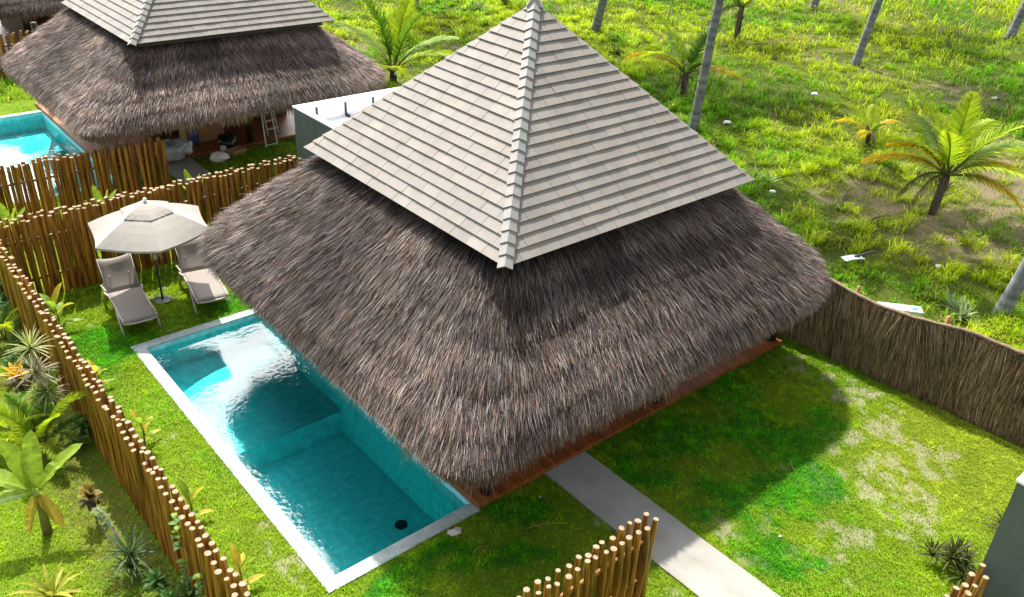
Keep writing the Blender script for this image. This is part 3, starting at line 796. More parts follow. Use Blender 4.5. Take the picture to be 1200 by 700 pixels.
# ------------------------------------------------------------------ thatch screen fence
def thatch_fence():
    r = empty('thatch_fence', (11.45, 2.0, 0), 0, 'brown thatch screen fence with bound wavy top running from villa eave', 'fence')
    a = np.array([11.42, 2.4]); b = np.array([12.15, -8.0]); L = np.linalg.norm(b-a); d = (b-a)/L; nn = np.array([d[1], -d[0]])
    if nn[0] > 0: nn = -nn            # towards the garden
    top = lambda u: 1.57+.07*np.sin(u*1.1+.6)+.035*np.sin(u*2.7)+.012*u
    wob = lambda u: .06*np.sin(u*1.7)+.03*np.sin(u*3.9+1)
    n = 60000; u = rng.uniform(0, L, n); z = rng.uniform(.12, 1.0, n)**.8*top(u)
    side = np.where(rng.uniform(0, 1, n) < .8, 1.0, -1.0)
    off = wob(u)*(z/1.6)+side*(.05+.10*(1-z/1.7))+rng.normal(0, .012, n)
    P = np.stack([a[0]+d[0]*u+nn[0]*off-11.45, a[1]+d[1]*u+nn[1]*off-2.0, z], -1)
    D3 = np.array([d[0], d[1], 0]); N3 = np.array([nn[0], nn[1], 0])
    N = N3[None]*side[:, None]
    cl = (vnoise(u*2.2, z*.7, 12)-.5)*.6
    D = np.array([0, 0, -1.0])[None]+D3*(cl+.12+rng.normal(0, .10, n))[:, None]+N*rng.normal(.08, .05, n)[:, None]
    base = np.array([[.18, .115, .06], [.30, .205, .11], [.06, .034, .018], [.38, .28, .16]])
    col = base[rng.choice(4, n, p=[.4, .25, .25, .10])]*rng.uniform(.75, 1.25, (n, 1))*(.7+.6*vnoise(u*1.5, z, 14))[:, None]
    Ln = np.minimum(rng.uniform(.3, .7, n), z-.01)
    parts = [ribbons(P, D, N, Ln, rng.uniform(.008, .018, n), rng.uniform(0, .05, n), np.zeros(n), col)]
    # core panel
    m = 60; us = np.linspace(0, L, m); V = []; 
    for q in us:
        for zz, o in ((0, .10), (1, .035), (1, -.035), (0, -.10)):
            z_ = zz*(float(top(q))-.02); o2 = o+float(wob(q))*(zz)
            V.append((a[0]+d[0]*q+nn[0]*o2-11.45, a[1]+d[1]*q+nn[1]*o2-2.0, z_))
    V = np.array(V); F = []
    for i in range(m-1):
        for k in range(3): F += [i*4+k, i*4+k+1, (i+1)*4+k+1, (i+1)*4+k]
    parts.append((V, np.array(F), np.full((m-1)*3, 4), np.tile([.06, .036, .02], (len(V), 1))))
    link('thatch_panel', join(parts, 'thatch_panel', M['thatch']), r)
    mb = MB(); us = np.linspace(0, L, 90)
    mb.tube([(a[0]+d[0]*q+nn[0]*float(wob(q))-11.45, a[1]+d[1]*q+nn[1]*float(wob(q))-2.0, float(top(q))+random.uniform(-.01, .01)) for q in us], [.04*random.uniform(.8, 1.2) for _ in us], 8)
    mb.build('binding', M['rope'], r, True)
    for q in (1.6, 3.4, 5.2, 7.0, 9.0):
        mb = MB(); mb.cur = (.8, .7, .6); c = (a[0]+d[0]*q-nn[0]*.12-11.45, a[1]+d[1]*q-nn[1]*.12-2.0)
        mb.tube([(c[0], c[1], 0), (c[0], c[1], float(top(q))+.12)], .045, 8); mb.build('stake', [M['pole'], M['pole_end']], r, True)
thatch_fence()

# ------------------------------------------------------------------ loungers
def make_lounger():
    """foot towards -Y, origin on the ground under the middle of the seat"""
    r = empty('sun_lounger', (0, 0, 0))
    W = .33; zs = .34
    mb = MB()
    for s in (-1, 1):
        mb.tube([(s*W, -.98, zs-.03), (s*W, -.9, zs), (s*W, -.2, zs+.01), (s*W, .42, zs)], .022, 8)           # side rail
        mb.tube([(s*W, .42, zs), (s*(W+.03), .9, zs-.02), (s*(W+.035), 1.0, zs-.06)], .02, 8)
    mb.tube([(-W, -.98, zs-.03), (-W*.5, -1.01, zs-.04), (W*.5, -1.01, zs-.04), (W, -.98, zs-.03)], .024, 8)
    mb.tube([(-W, .42, zs), (W, .42, zs)], .02, 8); mb.tube([(-W-.035, 1.0, zs-.06), (W+.035, 1.0, zs-.06)], .02, 8)
    mb.build('frame', M['frame_paint'], r, True)
    for s in (-1, 1):
        mb = MB(); mb.tube([(s*(W+.012), -.35, zs-.01), (s*(W+.03), -.62, zs-.05), (s*(W+.035), -.82, .14), (s*(W+.035), -.93, 0)], [.02, .024, .022, .02], 8); mb.build('leg', M['frame_paint'], r, True)
        mb = MB(); mb.tube([(s*(W+.02), .25, zs+.02), (s*(W+.055), .45, zs+.03), (s*(W+.06), .62, .16), (s*(W+.06), .72, 0)], [.02, .024, .022, .02], 8); mb.build('leg', M['frame_paint'], r, True)
    mb = MB(); n = 10; vs = []
    for i in range(n+1):
        t = i/n; y = -.99+1.40*t
        for k in range(7):
            x = -W+2*W*k/6; sag = -.03*(1-(2*k/6-1)**2)*math.sin(PI*t)
            vs.append((x, y, zs+.024+sag-(.02 if i == 0 else 0)))
    nv = len(vs); vs += [(x, y, z-.014) for x, y, z in vs]
    q = [(i*7+k, i*7+k+1, (i+1)*7+k+1, (i+1)*7+k) for i in range(n) for k in range(6)]
    edge = [k for k in range(6)]
    fs = q+[tuple(v+nv for v in reversed(f)) for f in q]
    fs += [(k+1, k, k+nv, k+1+nv) for k in range(6)]+[(n*7+k, n*7+k+1, n*7+k+1+nv, n*7+k+nv) for k in range(6)]
    fs += [(i*7, (i+1)*7, (i+1)*7+nv, i*7+nv) for i in range(n)]+[((i+1)*7+6, i*7+6, i*7+6+nv, (i+1)*7+6+nv) for i in range(n)]
    mb.add(vs, fs); mb.build('seat', M['sling'], r, True)
    # raised back
    th = math.radians(52); bl = .78; mb = MB(); vs = []
    for i in range(9):
        t = i/8
        for k in range(7):
            x = (-W+2*W*k/6)*(1+.03*t); c = -.035*(1-(2*k/6-1)**2)*math.sin(PI*min(1, t*1.1))-(.03*(1-(2*k/6-1)**2) if i == 8 else 0)
            yy = .42+bl*t*math.cos(th)-c*math.sin(th); zz = zs+.03+bl*t*math.sin(th)+c*math.cos(th)+(-.05*(1-(2*k/6-1)**2) if i == 8 else 0)
            vs.append((x, yy, zz))
    nv = len(vs); vs += [(x, y+.012, z-.008) for x, y, z in vs]
    q = [(i*7+k, i*7+k+1, (i+1)*7+k+1, (i+1)*7+k) for i in range(8) for k in range(6)]
    fs = q+[tuple(v+nv for v in reversed(f)) for f in q]
    fs += [(k+1, k, k+nv, k+1+nv) for k in range(6)]+[(56+k, 57+k, 57+k+nv, 56+k+nv) for k in range(6)]
    fs += [(i*7, (i+1)*7, (i+1)*7+nv, i*7+nv) for i in range(8)]+[((i+1)*7+6, i*7+6, i*7+6+nv, (i+1)*7+6+nv) for i in range(8)]
    mb.add(vs, fs); b = mb.build('backrest', M['sling'], r, True)
    for s in (-1, 1):
        mb = MB(); mb.tube([(s*W, .42, zs+.02), (s*W*1.03, .42+bl*math.cos(th)+.012, zs+.02+bl*math.sin(th))], .014, 6); mb.build('side_tube', M['frame_paint'], b, True)
    mb = MB(); mb.tube([(-.2, .62, zs+.32), (-.2, .86, zs-.03)], .011, 6); mb.tube([(.2, .62, zs+.32), (.2, .86, zs-.03)], .011, 6); mb.build('back_support', M['frame_paint'], r, True)
    return r
G = 'taupe sun loungers under the parasol'
lg = make_lounger(); tag(lg, 'taupe mesh sun lounger standing nearer the long side pole fence', 'sun lounger', G)
lg.location = (.50, 9.36, 0); lg.rotation_euler = (0, 0, -.10)
dup(lg, (2.10, 9.32, 0), -.17, 'taupe mesh sun lounger standing between parasol pole and the big thatched roof', G)

# ------------------------------------------------------------------ parasol
def make_parasol(x, y):
    r = empty('parasol', (x, y, 0), 0, 'off white hexagonal parasol with scalloped vent cap over the loungers', 'parasol')
    zt, ze, R = 2.30, 1.82, 1.31; rot = math.radians(19)
    def panel_pts(r0, r1, z0, z1, sag, nr=6, na=6, scal=0.0):
        vs = []; fs = []
        for i in range(nr+1):
            t = i/nr
            for k in range(6):
                for j in range(na):
                    u = j/na; a0 = rot+k*PI/3; a1 = a0+PI/3
                    rr = r0+(r1-r0)*t; p0 = Vector((math.cos(a0), math.sin(a0), 0)); p1 = Vector((math.cos(a1), math.sin(a1), 0))
                    p = (p0*(1-u)+p1*u)*rr; bow = math.sin(PI*u)
                    p *= 1-.035*bow*t
                    z = z0+(z1-z0)*t+.04*(r1-r0)*math.sin(PI*t)-sag*bow*t*rr+(scal*(-abs(math.sin(u*PI*4))+random.uniform(-.3, .3)) if i == nr else 0)
                    vs.append((p.x, p.y, z))
        m = 6*na
        fs = [(i*m+j, i*m+(j+1) % m, (i+1)*m+(j+1) % m, (i+1)*m+j) for i in range(nr) for j in range(m)]
        return vs, [tuple(reversed(f)) for f in fs]
    mb = MB(); mb.cur = (.33, .312, .28)
    vs, fs = panel_pts(.05, R, zt, ze, .045); mb.add(vs, fs)
    m = 36; hem = [(v[0]*1.002, v[1]*1.002, v[2]-.045) for v in vs[-m:]]; mb.add(vs[-m:]+hem, [((j+1) % m, j, j+m, (j+1) % m+m) for j in range(m)])
    can = mb.build('canopy', M['canvas'], r)
    mb = MB(); mb.cur = (.35, .33, .295); vs, fs = panel_pts(.03, .56, zt+.075, zt-.115, .03, 4, 8, .008); mb.add(vs, fs); mb.build('vent', M['canvas'], can)
    mb = MB(); mb.tube([(0, 0, zt+.06), (0, 0, zt+.11), (0, 0, zt+.15), (0, 0, zt+.17)], [.02, .045, .035, .008], 10); mb.build('finial', M['white_paint'], r, True)
    mb = MB(); mb.tube([(0, 0, 0), (0, 0, zt+.06)], .021, 10); mb.build('pole', M['dark_metal'], r, True)
    mb = MB(); mb.tube([(0, 0, .0), (0, 0, .03), (0, 0, .05)], [.2, .2, .05], 20); mb.build('base', M['dark_metal'], r)
    mb = MB(); mb.tube([(0, 0, 1.02), (0, 0, 1.16)], .035, 10); mb.tube([(.03, 0, 1.09), (.12, -.02, 1.09), (.12, -.02, 1.0)], .012, 6); mb.build('crank', M['frame_paint'], r, True)
    for k in range(6):
        a = rot+k*PI/3; d = Vector((math.cos(a), math.sin(a), 0)); mb = MB()
        mb.tube([d*.04+Vector((0, 0, zt-.03)), d*(R*.5)+Vector((0, 0, (zt+ze)/2-.0)), d*(R*.985)+Vector((0, 0, ze-.025))], .011, 6); rb = mb.build('rib', M['dark_metal'], r, True)
        mb = MB(); mb.tube([d*.03+Vector((0, 0, 1.72)), d*(R*.5)+Vector((0, 0, (zt+ze)/2-.02))], .009, 6); mb.build('strut', M['dark_metal'], rb, True)
    a = rot+5*PI/3; d = Vector((math.cos(a), math.sin(a), 0)); mb = MB(); mb.cur = (.6, .6, .58)
    mb.leaf(d*R*.96+Vector((0, 0, ze-.04)), (0, 0, -1), .25, .035, 0, 4, None, None, 0, lambda t: 1); mb.build('strap', M['canvas'], r)
make_parasol(1.23, 9.49)

# ------------------------------------------------------------------ palms
def frond_mesh(L, droop, c0, c1, nl=34, leaf=.55, wleaf=.045, seed=0, hang=.9, fold=.35, spread=1.0, stalk=(.20, .22, .05)):
    random.seed(seed); mb = MB(); p = Vector((0, 0, 0)); d = Vector((1, 0, 0)); n = 16; pts = [p.copy()]; ds = [d.copy()]
    for i in range(n):
        p = p+d*(L/n); d = (d+Vector((0, 0, -droop/n*(.4+1.2*i/n)))).normalized(); pts.append(p.copy()); ds.append(d.copy())
    mb.tube(pts, [.035*(1-.9*i/n)+.004 for i in range(n+1)], 5, True, [stalk]*(n+1))
    for i in range(nl):
        t = .14+.86*(i+.5)/nl; k = min(n-1, int(t*n)); f = t*n-k; b = pts[k].lerp(pts[k+1], f); tg = ds[k]
        side = Vector((0, 1, 0)); upn = side.cross(tg)*-1
        if upn.z < 0: upn = -upn
        ll = leaf*(math.sin(PI*min(1, .22+.78*t))**.6)*random.uniform(.85, 1.1)
        for s in (-1, 1):
            dv = tg*(.45+.5*t)+side*s*spread*random.uniform(.85, 1.1)+upn*(fold+random.uniform(-.12, .12))
            m = random.uniform(0, 1)
            ca = tuple(c0[q]*(1-t*.6)+c1[q]*t*.6 for q in range(3)); g = random.uniform(.75, 1.2); ca = tuple(v*g for v in ca)
            cb = tuple((c0[q]*.5+c1[q]*.5)*g for q in range(3)) if m < .7 else tuple(v*g for v in c1)
            mb.leaf(b, dv, ll, wleaf, hang*random.uniform(.7, 1.3), 4, ca, cb, .3, lambda t: (1-t)**.6)
    return mb.mesh('frond', M['foliage'])
GRN = (.20, .36, .012); YG = (.46, .50, .018); YEL = (.80, .52, .02); BRN = (.11, .07, .04); DGR = (.035, .10, .012); SIL = (.42, .48, .22)
FR = dict(
    up=frond_mesh(2.9, .95, GRN, YG, 46, .66, .075, 1, .5, .5), arch=frond_mesh(3.1, 1.7, YG, GRN, 48, .70, .075, 2, 1.0, .3), yell=frond_mesh(2.7, 1.7, (.3, .28, .02), YEL, 46, .66, .072, 3, 1.1, .2),
    dead=frond_mesh(2.3, 2.6, BRN, (.16, .11, .07), 30, .45, .035, 4, 2.4, -.2, .6, (.13, .09, .06)), deep=frond_mesh(2.8, .9, DGR, GRN, 46, .68, .075, 5, .7, .4), silver=frond_mesh(2.6, 1.3, SIL, GRN, 46, .64, .072, 6, .9, .3),
    tall=frond_mesh(4.3, 1.2, GRN, YG, 50, .95, .10, 7, 1.0, .3))

def put_frond(root, key, az, el, z, scale=1.0, roll=0.0, off=.06):
    o = link('frond', FR[key], root, (off*math.cos(az), off*math.sin(az), z), None, (scale,)*3)
    o.rotation_euler = (Matrix.Rotation(az, 3, 'Z') @ Matrix.Rotation(-el, 3, 'Y') @ Matrix.Rotation(roll, 3, 'X')).to_euler()
    if key in ('dead', 'yell'): o['label'] = 'dry brown drooping frond' if key == 'dead' else 'yellowed frond'
    return o

def trunk_mb(pts, r0, r1, base=(.115, .105, .095), rings=True, seg=40):
    mb = MB(); P = []; rs = []; cc = []
    pts = [Vector(p) for p in pts]
    for i in range(seg+1):
        t = i/seg; k = min(len(pts)-2, int(t*(len(pts)-1))); f = t*(len(pts)-1)-k
        a = pts[max(k-1, 0)]; b = pts[k]; c = pts[k+1]; d = pts[min(k+2, len(pts)-1)]
        p = .5*((2*b)+(c-a)*f+(2*a-5*b+4*c-d)*f*f+(3*b-a-3*c+d)*f**3)
        P.append(p); rs.append((r0+(r1-r0)*t+(.10*math.exp(-t*seg*.5*.5)*r0*6 if rings else 0)*.5)*(1+(.035 if i % 2 else -.02))); g = random.uniform(.75, 1.2)*(.4 if t < .035 else 1)*(1.15 if i % 2 else .72)
        cc.append(tuple(v*g for v in base))
    mb.tube(P, rs, 12, True, cc); return mb

def young_palm(px, py, label, fr, trunk_h=.9, scale=1.0, lean=(0, 0), group='young coconut palms in the field', seed=0, r=.14):
    random.seed(seed); q = at(px, py); z0 = float(height(np.array([q[0]]), np.array([q[1]]))[0])
    root = empty('coconut_palm', (q[0], q[1], z0), 0, label, 'palm tree', group)
    mb = trunk_mb([(0, 0, -.05), (lean[0]*.5, lean[1]*.5, trunk_h*.5), (lean[0], lean[1], trunk_h)], r*scale, r*.8*scale, (.06, .05, .04), False, 10)
    for k in range(7):                  # leaf bases
        a = k*2.4; d = Vector((math.cos(a), math.sin(a), 1.6)); mb.leaf((lean[0]+.05*math.cos(a), lean[1]+.05*math.sin(a), trunk_h*.55), d, .5*scale, .12*scale, .4, 3, (.10, .08, .05), (.16, .13, .06))
    mb.build('trunk', M['trunk'], root, True)
    for key, az, el, sc in fr:
        o = put_frond(root, key, math.radians(az), math.radians(el), trunk_h, sc*scale); o.location.x += lean[0]; o.location.y += lean[1]
    return root
# azimuths are degrees about Z; the view looks towards about 49 degrees, screen right is about -41, screen left about 139
young_palm(1092, 251, 'yellow green young coconut palm with brown drooping fronds beyond the thatch screen fence',
    [('up', 100, 72, 1.0), ('up', 20, 70, .95), ('up', -60, 62, 1.0), ('arch', 150, 52, .95), ('yell', 137, 34, 1.0), ('yell', 145, 52, .9), ('arch', -30, 40, 1.0), ('yell', -42, 30, .95), ('arch', -90, 38, .9), ('arch', 60, 42, .95),
     ('silver', 75, 60, .9), ('dead', 160, 20, .85), ('dead', 175, 12, .85), ('dead', 200, 0, .7), ('yell', -65, 12, .9), ('arch', 0, 55, .95), ('silver', -50, 55, .9), ('up', 190, 66, .8)], 1.25, .95, (.06, -.05), seed=11)
young_palm(1016, 168, 'small yellowing coconut seedling just behind the biggest young palm',
    [('yell', 140, 45, .5), ('arch', 90, 60, .5), ('yell', -20, 42, .5), ('arch', 30, 55, .5), ('deep', -120, 50, .42), ('yell', 190, 30, .45), ('dead', 230, 5, .4)], .4, 1.0, seed=12, r=.09)
young_palm(800, 112, 'young coconut palm with yellow side frond beside the leaning bare trunk',
    [('up', 110, 70, .9), ('deep', 0, 62, .9), ('silver', 70, 58, .85), ('yell', 138, 40, .95), ('yell', -40, 22, .95), ('arch', -60, 48, .85), ('arch', 170, 48, .85), ('dead', 200, 4, .6), ('dead', 225, -4, .5), ('deep', -110, 40, .75)], .9, 1.0, seed=13)
young_palm(863, 45, 'young coconut palm with wide arching fronds near the upper edge of the field',
    [('up', 110, 66, 1.0), ('deep', 20, 60, 1.0), ('arch', 138, 36, 1.0), ('arch', -40, 38, 1.0), ('arch', -80, 40, .95), ('deep', 70, 50, 1), ('yell', -25, 34, .9), ('deep', 180, 40, .9), ('dead', 210, -5, .75), ('dead', 150, 8, .8), ('arch', -120, 35, .9)], 1.7, 1.15, seed=14)
young_palm(461, 96, 'silvery green young coconut palm between the neighbouring thatch and main tiled roof',
    [('deep', 120, 82, 1.05), ('up', 20, 78, 1.05), ('deep', -60, 76, 1.0), ('silver', 138, 62, 1.0), ('silver', -45, 52, 1.05), ('arch', -30, 34, .95), ('silver', 150, 40, .85), ('arch', 100, 50, .95), ('silver', -60, 24, .8), ('arch', 200, 30, .7), ('arch', -110, 30, .7), ('yell', 180, 12, .6)], .5, 1.12, seed=15)

def tall_palm(bx, by, tx, ty, H, r, label, seed=0, base_xy=None):
    """trunk from the ground through a second picture point reached at some height, crown above"""
    random.seed(seed); q = at(bx, by) if base_xy is None else np.array([*base_xy, 0.0])
    root = empty('coconut_palm', (q[0], q[1], float(height(np.array([q[0]]), np.array([q[1]]))[0])), 0, label, 'palm tree', 'tall coconut palms with trunks rising out of view')
    tp = Vector((tx, ty, H))
    trunk_mb([(0, 0, -.1), tp*.3+Vector((-tx*.04, -ty*.04, 0)), tp*.65+Vector((tx*.02, ty*.02, 0)), tp], r, r*.62, (.20, .205, .21), True, int(H*7)).build('trunk', M['trunk'], root, True)
    for k in range(21):
        az = k*2.399+seed; el = math.radians([62, 38, 14, -12][k % 4]+random.uniform(-8, 8))
        o = put_frond(root, 'tall', az, el, H, random.uniform(1.0, 1.25)); o.location.x += tx; o.location.y += ty
    return root
RV = Vector((_r0[0], _r0[1])); FV = Vector((math.sin(YAW), math.cos(YAW)))
def lean(a, b=0): v = RV*a+FV*b; return v.x, v.y
tall_palm(812, 152, *lean(.55, -.4), 11.5, .17, 'tall coconut trunk leaning past the tiled roof edge', 1)
tall_palm(1002, 76, *lean(1.9, .5), 11.0, .19, 'tall slanted coconut trunk in middle of the field with dark foot', 2)
tall_palm(697, 36, *lean(2.0, -4.5), 11.5, .22, 'coconut trunk emerging just behind the tiled roof apex', 3)  # leaned towards the camera so the unseen crown's shadow falls on the field
tall_palm(1182, 46, *lean(2.4, .4), 11.0, .24, 'slanted coconut trunk near the upper right corner of the field', 4)
tall_palm(1172, 368, *lean(2.2, .5), 9.5, .165, 'thick pale coconut trunk close behind the thatch screen fence', 5)
tall_palm(486, 10, *lean(.2, .2), 11.0, .21, 'coconut trunk foot behind the silvery young palm', 6)
tall_palm(952, 12, *lean(1.4, .2), 11.0, .22, 'coconut trunk foot at top of the field beside the slanted trunk', 7)
tall_palm(590, 2, *lean(1.0, -6.0), 11.0, .22, 'coconut trunk foot at top edge left of the tiled roof apex', 8)  # strong lean chosen so its out-of-view crown shades the ground behind the roof

# ------------------------------------------------------------------ garden plants
def plant(name, px, py, label, cat='plant', group=None, z=0.0, xy=None):
    q = at(px, py) if xy is None else (*xy, 0)
    return empty(name, (q[0], q[1], z), 0, label, cat, group)
def rosette(mb, c, n, L, wd, c0, c1, el=(10, 80), droop=.9, fold=.2, jit=.25, seg=5):
    for i in range(n):
        az = i*2.39996+random.uniform(-.2, .2); e = math.radians(el[0]+(el[1]-el[0])*(i/n)+random.uniform(-8, 8))
        d = (math.cos(az)*math.cos(e), math.sin(az)*math.cos(e), math.sin(e)); g = random.uniform(1-jit, 1+jit)
        m = random.random(); ca = tuple(v*g for v in c0); cb = tuple((c1[q]*m+c0[q]*(1-m))*g for q in range(3))
        mb.leaf(c, d, L*random.uniform(.75, 1.1), wd, droop*random.uniform(.6, 1.3), seg, ca, cb, fold, lambda t: (math.sin(PI*min(1, .25+.75*t))**.8))

random.seed(50)
def canna(px, py, label, h=.6, n=8, yellow=.5):
    r = plant('canna_plant', px, py, label, 'plant', 'yellow green plants along the pole fence')
    mb = MB(); mb.tube([(0, 0, -.02), (.02, 0, h*.5), (.01, .02, h*.9)], [.018, .014, .008], 6, True, [(.18, .2, .03)]*3); mb.build('stem', M['stem'], r, True)
    mb = MB()
    for i in range(n):
        z = h*(.12+.75*i/n); az = i*2.4+random.uniform(-.4, .4); e = math.radians(35+38*i/n); y = random.random() < yellow
        c = (.42, .36, .03) if y else (.17, .27, .02)
        mb.leaf((0, 0, z), (math.cos(az)*math.cos(e), math.sin(az)*math.cos(e), math.sin(e)), h*.62, h*.19, 1.1, 6, c, tuple(v*1.15 for v in c), .3)
    mb.build('foliage', M['foliage'], r)
canna(72, 392, 'bright lime broad leaved plant nearest the corner of the two pole fences', .85, 9, .15)
canna(118, 458, 'yellow leaved small plant beside the fence across from the pool corner', .55, 8, .7)
canna(170, 522, 'yellow green plant with a dry brown leaf by the fence middle', .6, 8, .4)
canna(226, 612, 'lime upright plant leaning on the inner side of the fence', .6, 7, .5)
canna(284, 694, 'yellow young plant on the lawn at the lower end of the fence', .62, 7, .8)

# creeper on the fence
def creeper(px_list, label):
    q = px_list[0]; r = empty('creeper', (-1.56, q[0], 0), 0, label, 'climbing plant', 'creepers on the pole fence')
    mb = MB(); stem = MB(); pts = []
    for k in range(9):
        z = .1+(q[1]-.1)*k/8; pts.append((-.02*math.sin(k), .08*math.sin(k*1.3), z))
        for j in range(q[2]):
            a = random.uniform(0, 6.28); c = random.choice([(.10, .20, .02), (.17, .29, .02), (.06, .14, .02)])
            mb.leaf((-.03, pts[-1][1]+random.uniform(-.08, .08), z), (-.7+math.cos(a)*.5, math.sin(a), .4), .12, .075, .9, 4, c, c, .2)
    stem.tube(pts, .007, 5, True, [(.1, .12, .03)]*9); stem.build('stem', M['stem'], r, True); mb.build('foliage', M['foliage'], r)
creeper([(.95, 1.75, 3)], 'leafy green creeper reaching over the top of the pole fence')
creeper([(.35, 1.15, 2)], 'thin creeper with round leaves climbing low on the pole fence')
creeper([(1.0-.75, .55, 4)], 'dark leaved creeper at the shaded foot of the pole fence')

# banana plants
def banana(name_label, xy, h, leaves, seed, group='banana plants', c=(.20, .30, .02), L=.95, wd=.30):
    random.seed(seed); r = plant('banana_plant', 0, 0, name_label, 'banana plant', group, 0, xy)
    mb = MB(); mb.tube([(0, 0, -.03), (.01, .01, h*.5), (0, 0, h)], [.075, .058, .04], 10, True, [(.16, .13, .05), (.20, .20, .05), (.26, .32, .05)]); mb.build('stem', M['stem'], r, True)
    for az, el, k, dr, cc in leaves:
        a = math.radians(az); e = math.radians(el); mb = MB(); d = (math.cos(a)*math.cos(e), math.sin(a)*math.cos(e), math.sin(e))
        mb.leaf((0, 0, h-.05), d, L*k, wd*k, dr, 14, cc or c, tuple(v*1.1 for v in (cc or c)), .22, lambda t: (0.06 if t < .14 else math.sin(PI*min(1, .16+.84*(t-.14)/.86))**.5), tears=.12, wob=.10)
        o = mb.build('leaf', M['foliage'], r)
        if cc: o['label'] = 'yellowed hanging leaf'
    return r
banana('bright lime banana plant on the lawn outside the left fence', tuple(at(56, 624)[:2]), .85,
    [(115, 66, 1.0, .5, None), (150, 42, 1.25, .8, None), (60, 70, 1.0, .5, None), (0, 48, 1.0, .6, None), (165, 12, 1.0, .8, None), (-60, -50, .7, .3, (.34, .26, .03)), (210, -60, .65, .2, (.38, .29, .03))], 3)
for i, (x, y, lb) in enumerate(((-.9, 12.3, 'lime banana leaves poking over the back fence at its left end'), (1.05, 12.2, 'short yellow green banana leaf behind the back fence beside the parasol'), (3.15, 12.0, 'green upright banana leaf behind the back fence right of the parasol'))):
    banana(lb, (x, y), 1.12, [(100, 72, 1, .4, None), (20, 60, .9, .6, None), (200, 62, .9, .6, None), (-40, 76, .95, .4, None)], 30+i, 'banana plants behind the back fence', L=.78, wd=.22)

# dracaena with three heads
random.seed(61)
r = plant('dracaena', 74, 506, 'three headed variegated dracaena leaning against the pole fence', 'plant'); mb = MB()
q = at(74, 506); heads = [(-.10, .30, 1.62), (-.14, .18, 1.22), (-.06, .05, .85)]
mb.tube([(0, 0, 0), (-.02, .06, .8), (-.06, .2, 1.3), heads[0]], [.035, .03, .025, .02], 7, True, [(.30, .28, .25)]*4); mb.build('stem', M['stem'], r, True)
for k, hd in enumerate(heads):
    mb = MB(); rosette(mb, hd, 46, .46, .028, (.22, .27, .05) if k == 0 else (.30, .27, .16), (.45, .38, .26), (-25, 80), .7, .15); mb.build('foliage', M['foliage'], r)
# yellow croton, small croton
def croton(px, py, label, h, c0, c1, L=.34, seed=0):
    random.seed(seed); r = plant('croton', px, py, label, 'plant', 'crotons by the pole fence')
    mb = MB(); mb.tube([(0, 0, -.02), (.03, -.02, h*.5), (0, 0, h)], [.018, .014, .012], 6, True, [(.22, .18, .14)]*3); mb.build('stem', M['stem'], r, True)
    mb = MB(); rosette(mb, (0, 0, h), 15, L, .11, c0, c1, (25, 85), .8, .2, .2); mb.build('foliage', M['foliage'], r)
    mb = MB(); rosette(mb, (0, 0, h-.08), 12, L*.9, .09, (.06, .05, .02), (.16, .09, .02), (-30, 30), 1.0, .2, .3); mb.build('lower_foliage', M['foliage'], r)
croton(29, 472, 'golden yellow croton on a thin stem beside the dracaena', .55, (.55, .36, .02), (.60, .42, .04), .36, 5)
croton(113, 611, 'small bronze croton on a bare stem at the foot of the fence', .5, (.16, .13, .03), (.40, .24, .05), .24, 6)
# areca palm, fern palm
def areca(px, py, label, seed, n=12, sc=.42, cat='palm'):
    random.seed(seed); r = plant('areca_palm', px, py, label, cat, 'feathery garden palms')
    mb = MB()
    for k in range(4): mb.tube([(.04*math.cos(k*1.6), .04*math.sin(k*1.6), 0), (.08*math.cos(k*1.6), .08*math.sin(k*1.6), .3)], [.018, .012], 6, True, [(.18, .2, .04)]*2)
    mb.build('stem', M['stem'], r, True)
    for k in range(n): put_frond(r, ('deep', 'up', 'arch')[k % 3], k*2.4, math.radians(25+55*((k*7) % n)/n), .2, sc*random.uniform(.8, 1.1))
areca(52, 528, 'feathery areca palm between the banana plant and the dracaena', 71)
areca(4, 398, 'dark feathery palm in the shade at the left end of the back fence', 72, 9, .3)
areca(8, 520, 'pale feathery palm at left border behind the banana leaves', 73, 10, .36)
# spiky yucca clump with bare branches
random.seed(81); r = plant('yucca', 158, 668, 'dark spiky yucca with two bare pale branches at the fence foot', 'plant')
mb = MB(); mb.tube([(0, 0, 0), (-.03, .05, .35), (-.12, .3, .75), (-.2, .42, 1.0)], [.03, .026, .02, .012], 6, True, [(.34, .31, .28)]*4); mb.tube([(0, 0, .1), (-.12, .12, .45), (-.22, .2, .7)], [.02, .016, .01], 6, True, [(.34, .31, .28)]*3); mb.build('stem', M['stem'], r, True)
for c, n, L in (((0, 0, .32), 44, .5), ((-.06, -.12, .2), 30, .42)):
    mb = MB(); rosette(mb, c, n, L, .03, (.055, .11, .03), (.12, .17, .06), (-15, 82), .6, .15); mb.build('foliage', M['foliage'], r)
for k in range(3):
    mb = MB(); b = (-.15-.03*k, .3+.05*k, .72+.12*k)
    for j in range(6): a = j*1.1+k; c = (.11, .18, .05); mb.leaf(b, (math.cos(a), math.sin(a), .5), .11, .06, .8, 4, c, c)
    mb.build('twig_leaves', M['foliage'], r)
random.seed(82); r = plant('bromeliad', 62, 702, 'yellow striped strap leaved plant at the lower left edge', 'plant')
mb = MB(); rosette(mb, (0, 0, .02), 18, .62, .075, (.24, .28, .03), (.48, .38, .05), (10, 75), 1.2, .25); mb.build('foliage', M['foliage'], r)
random.seed(83)
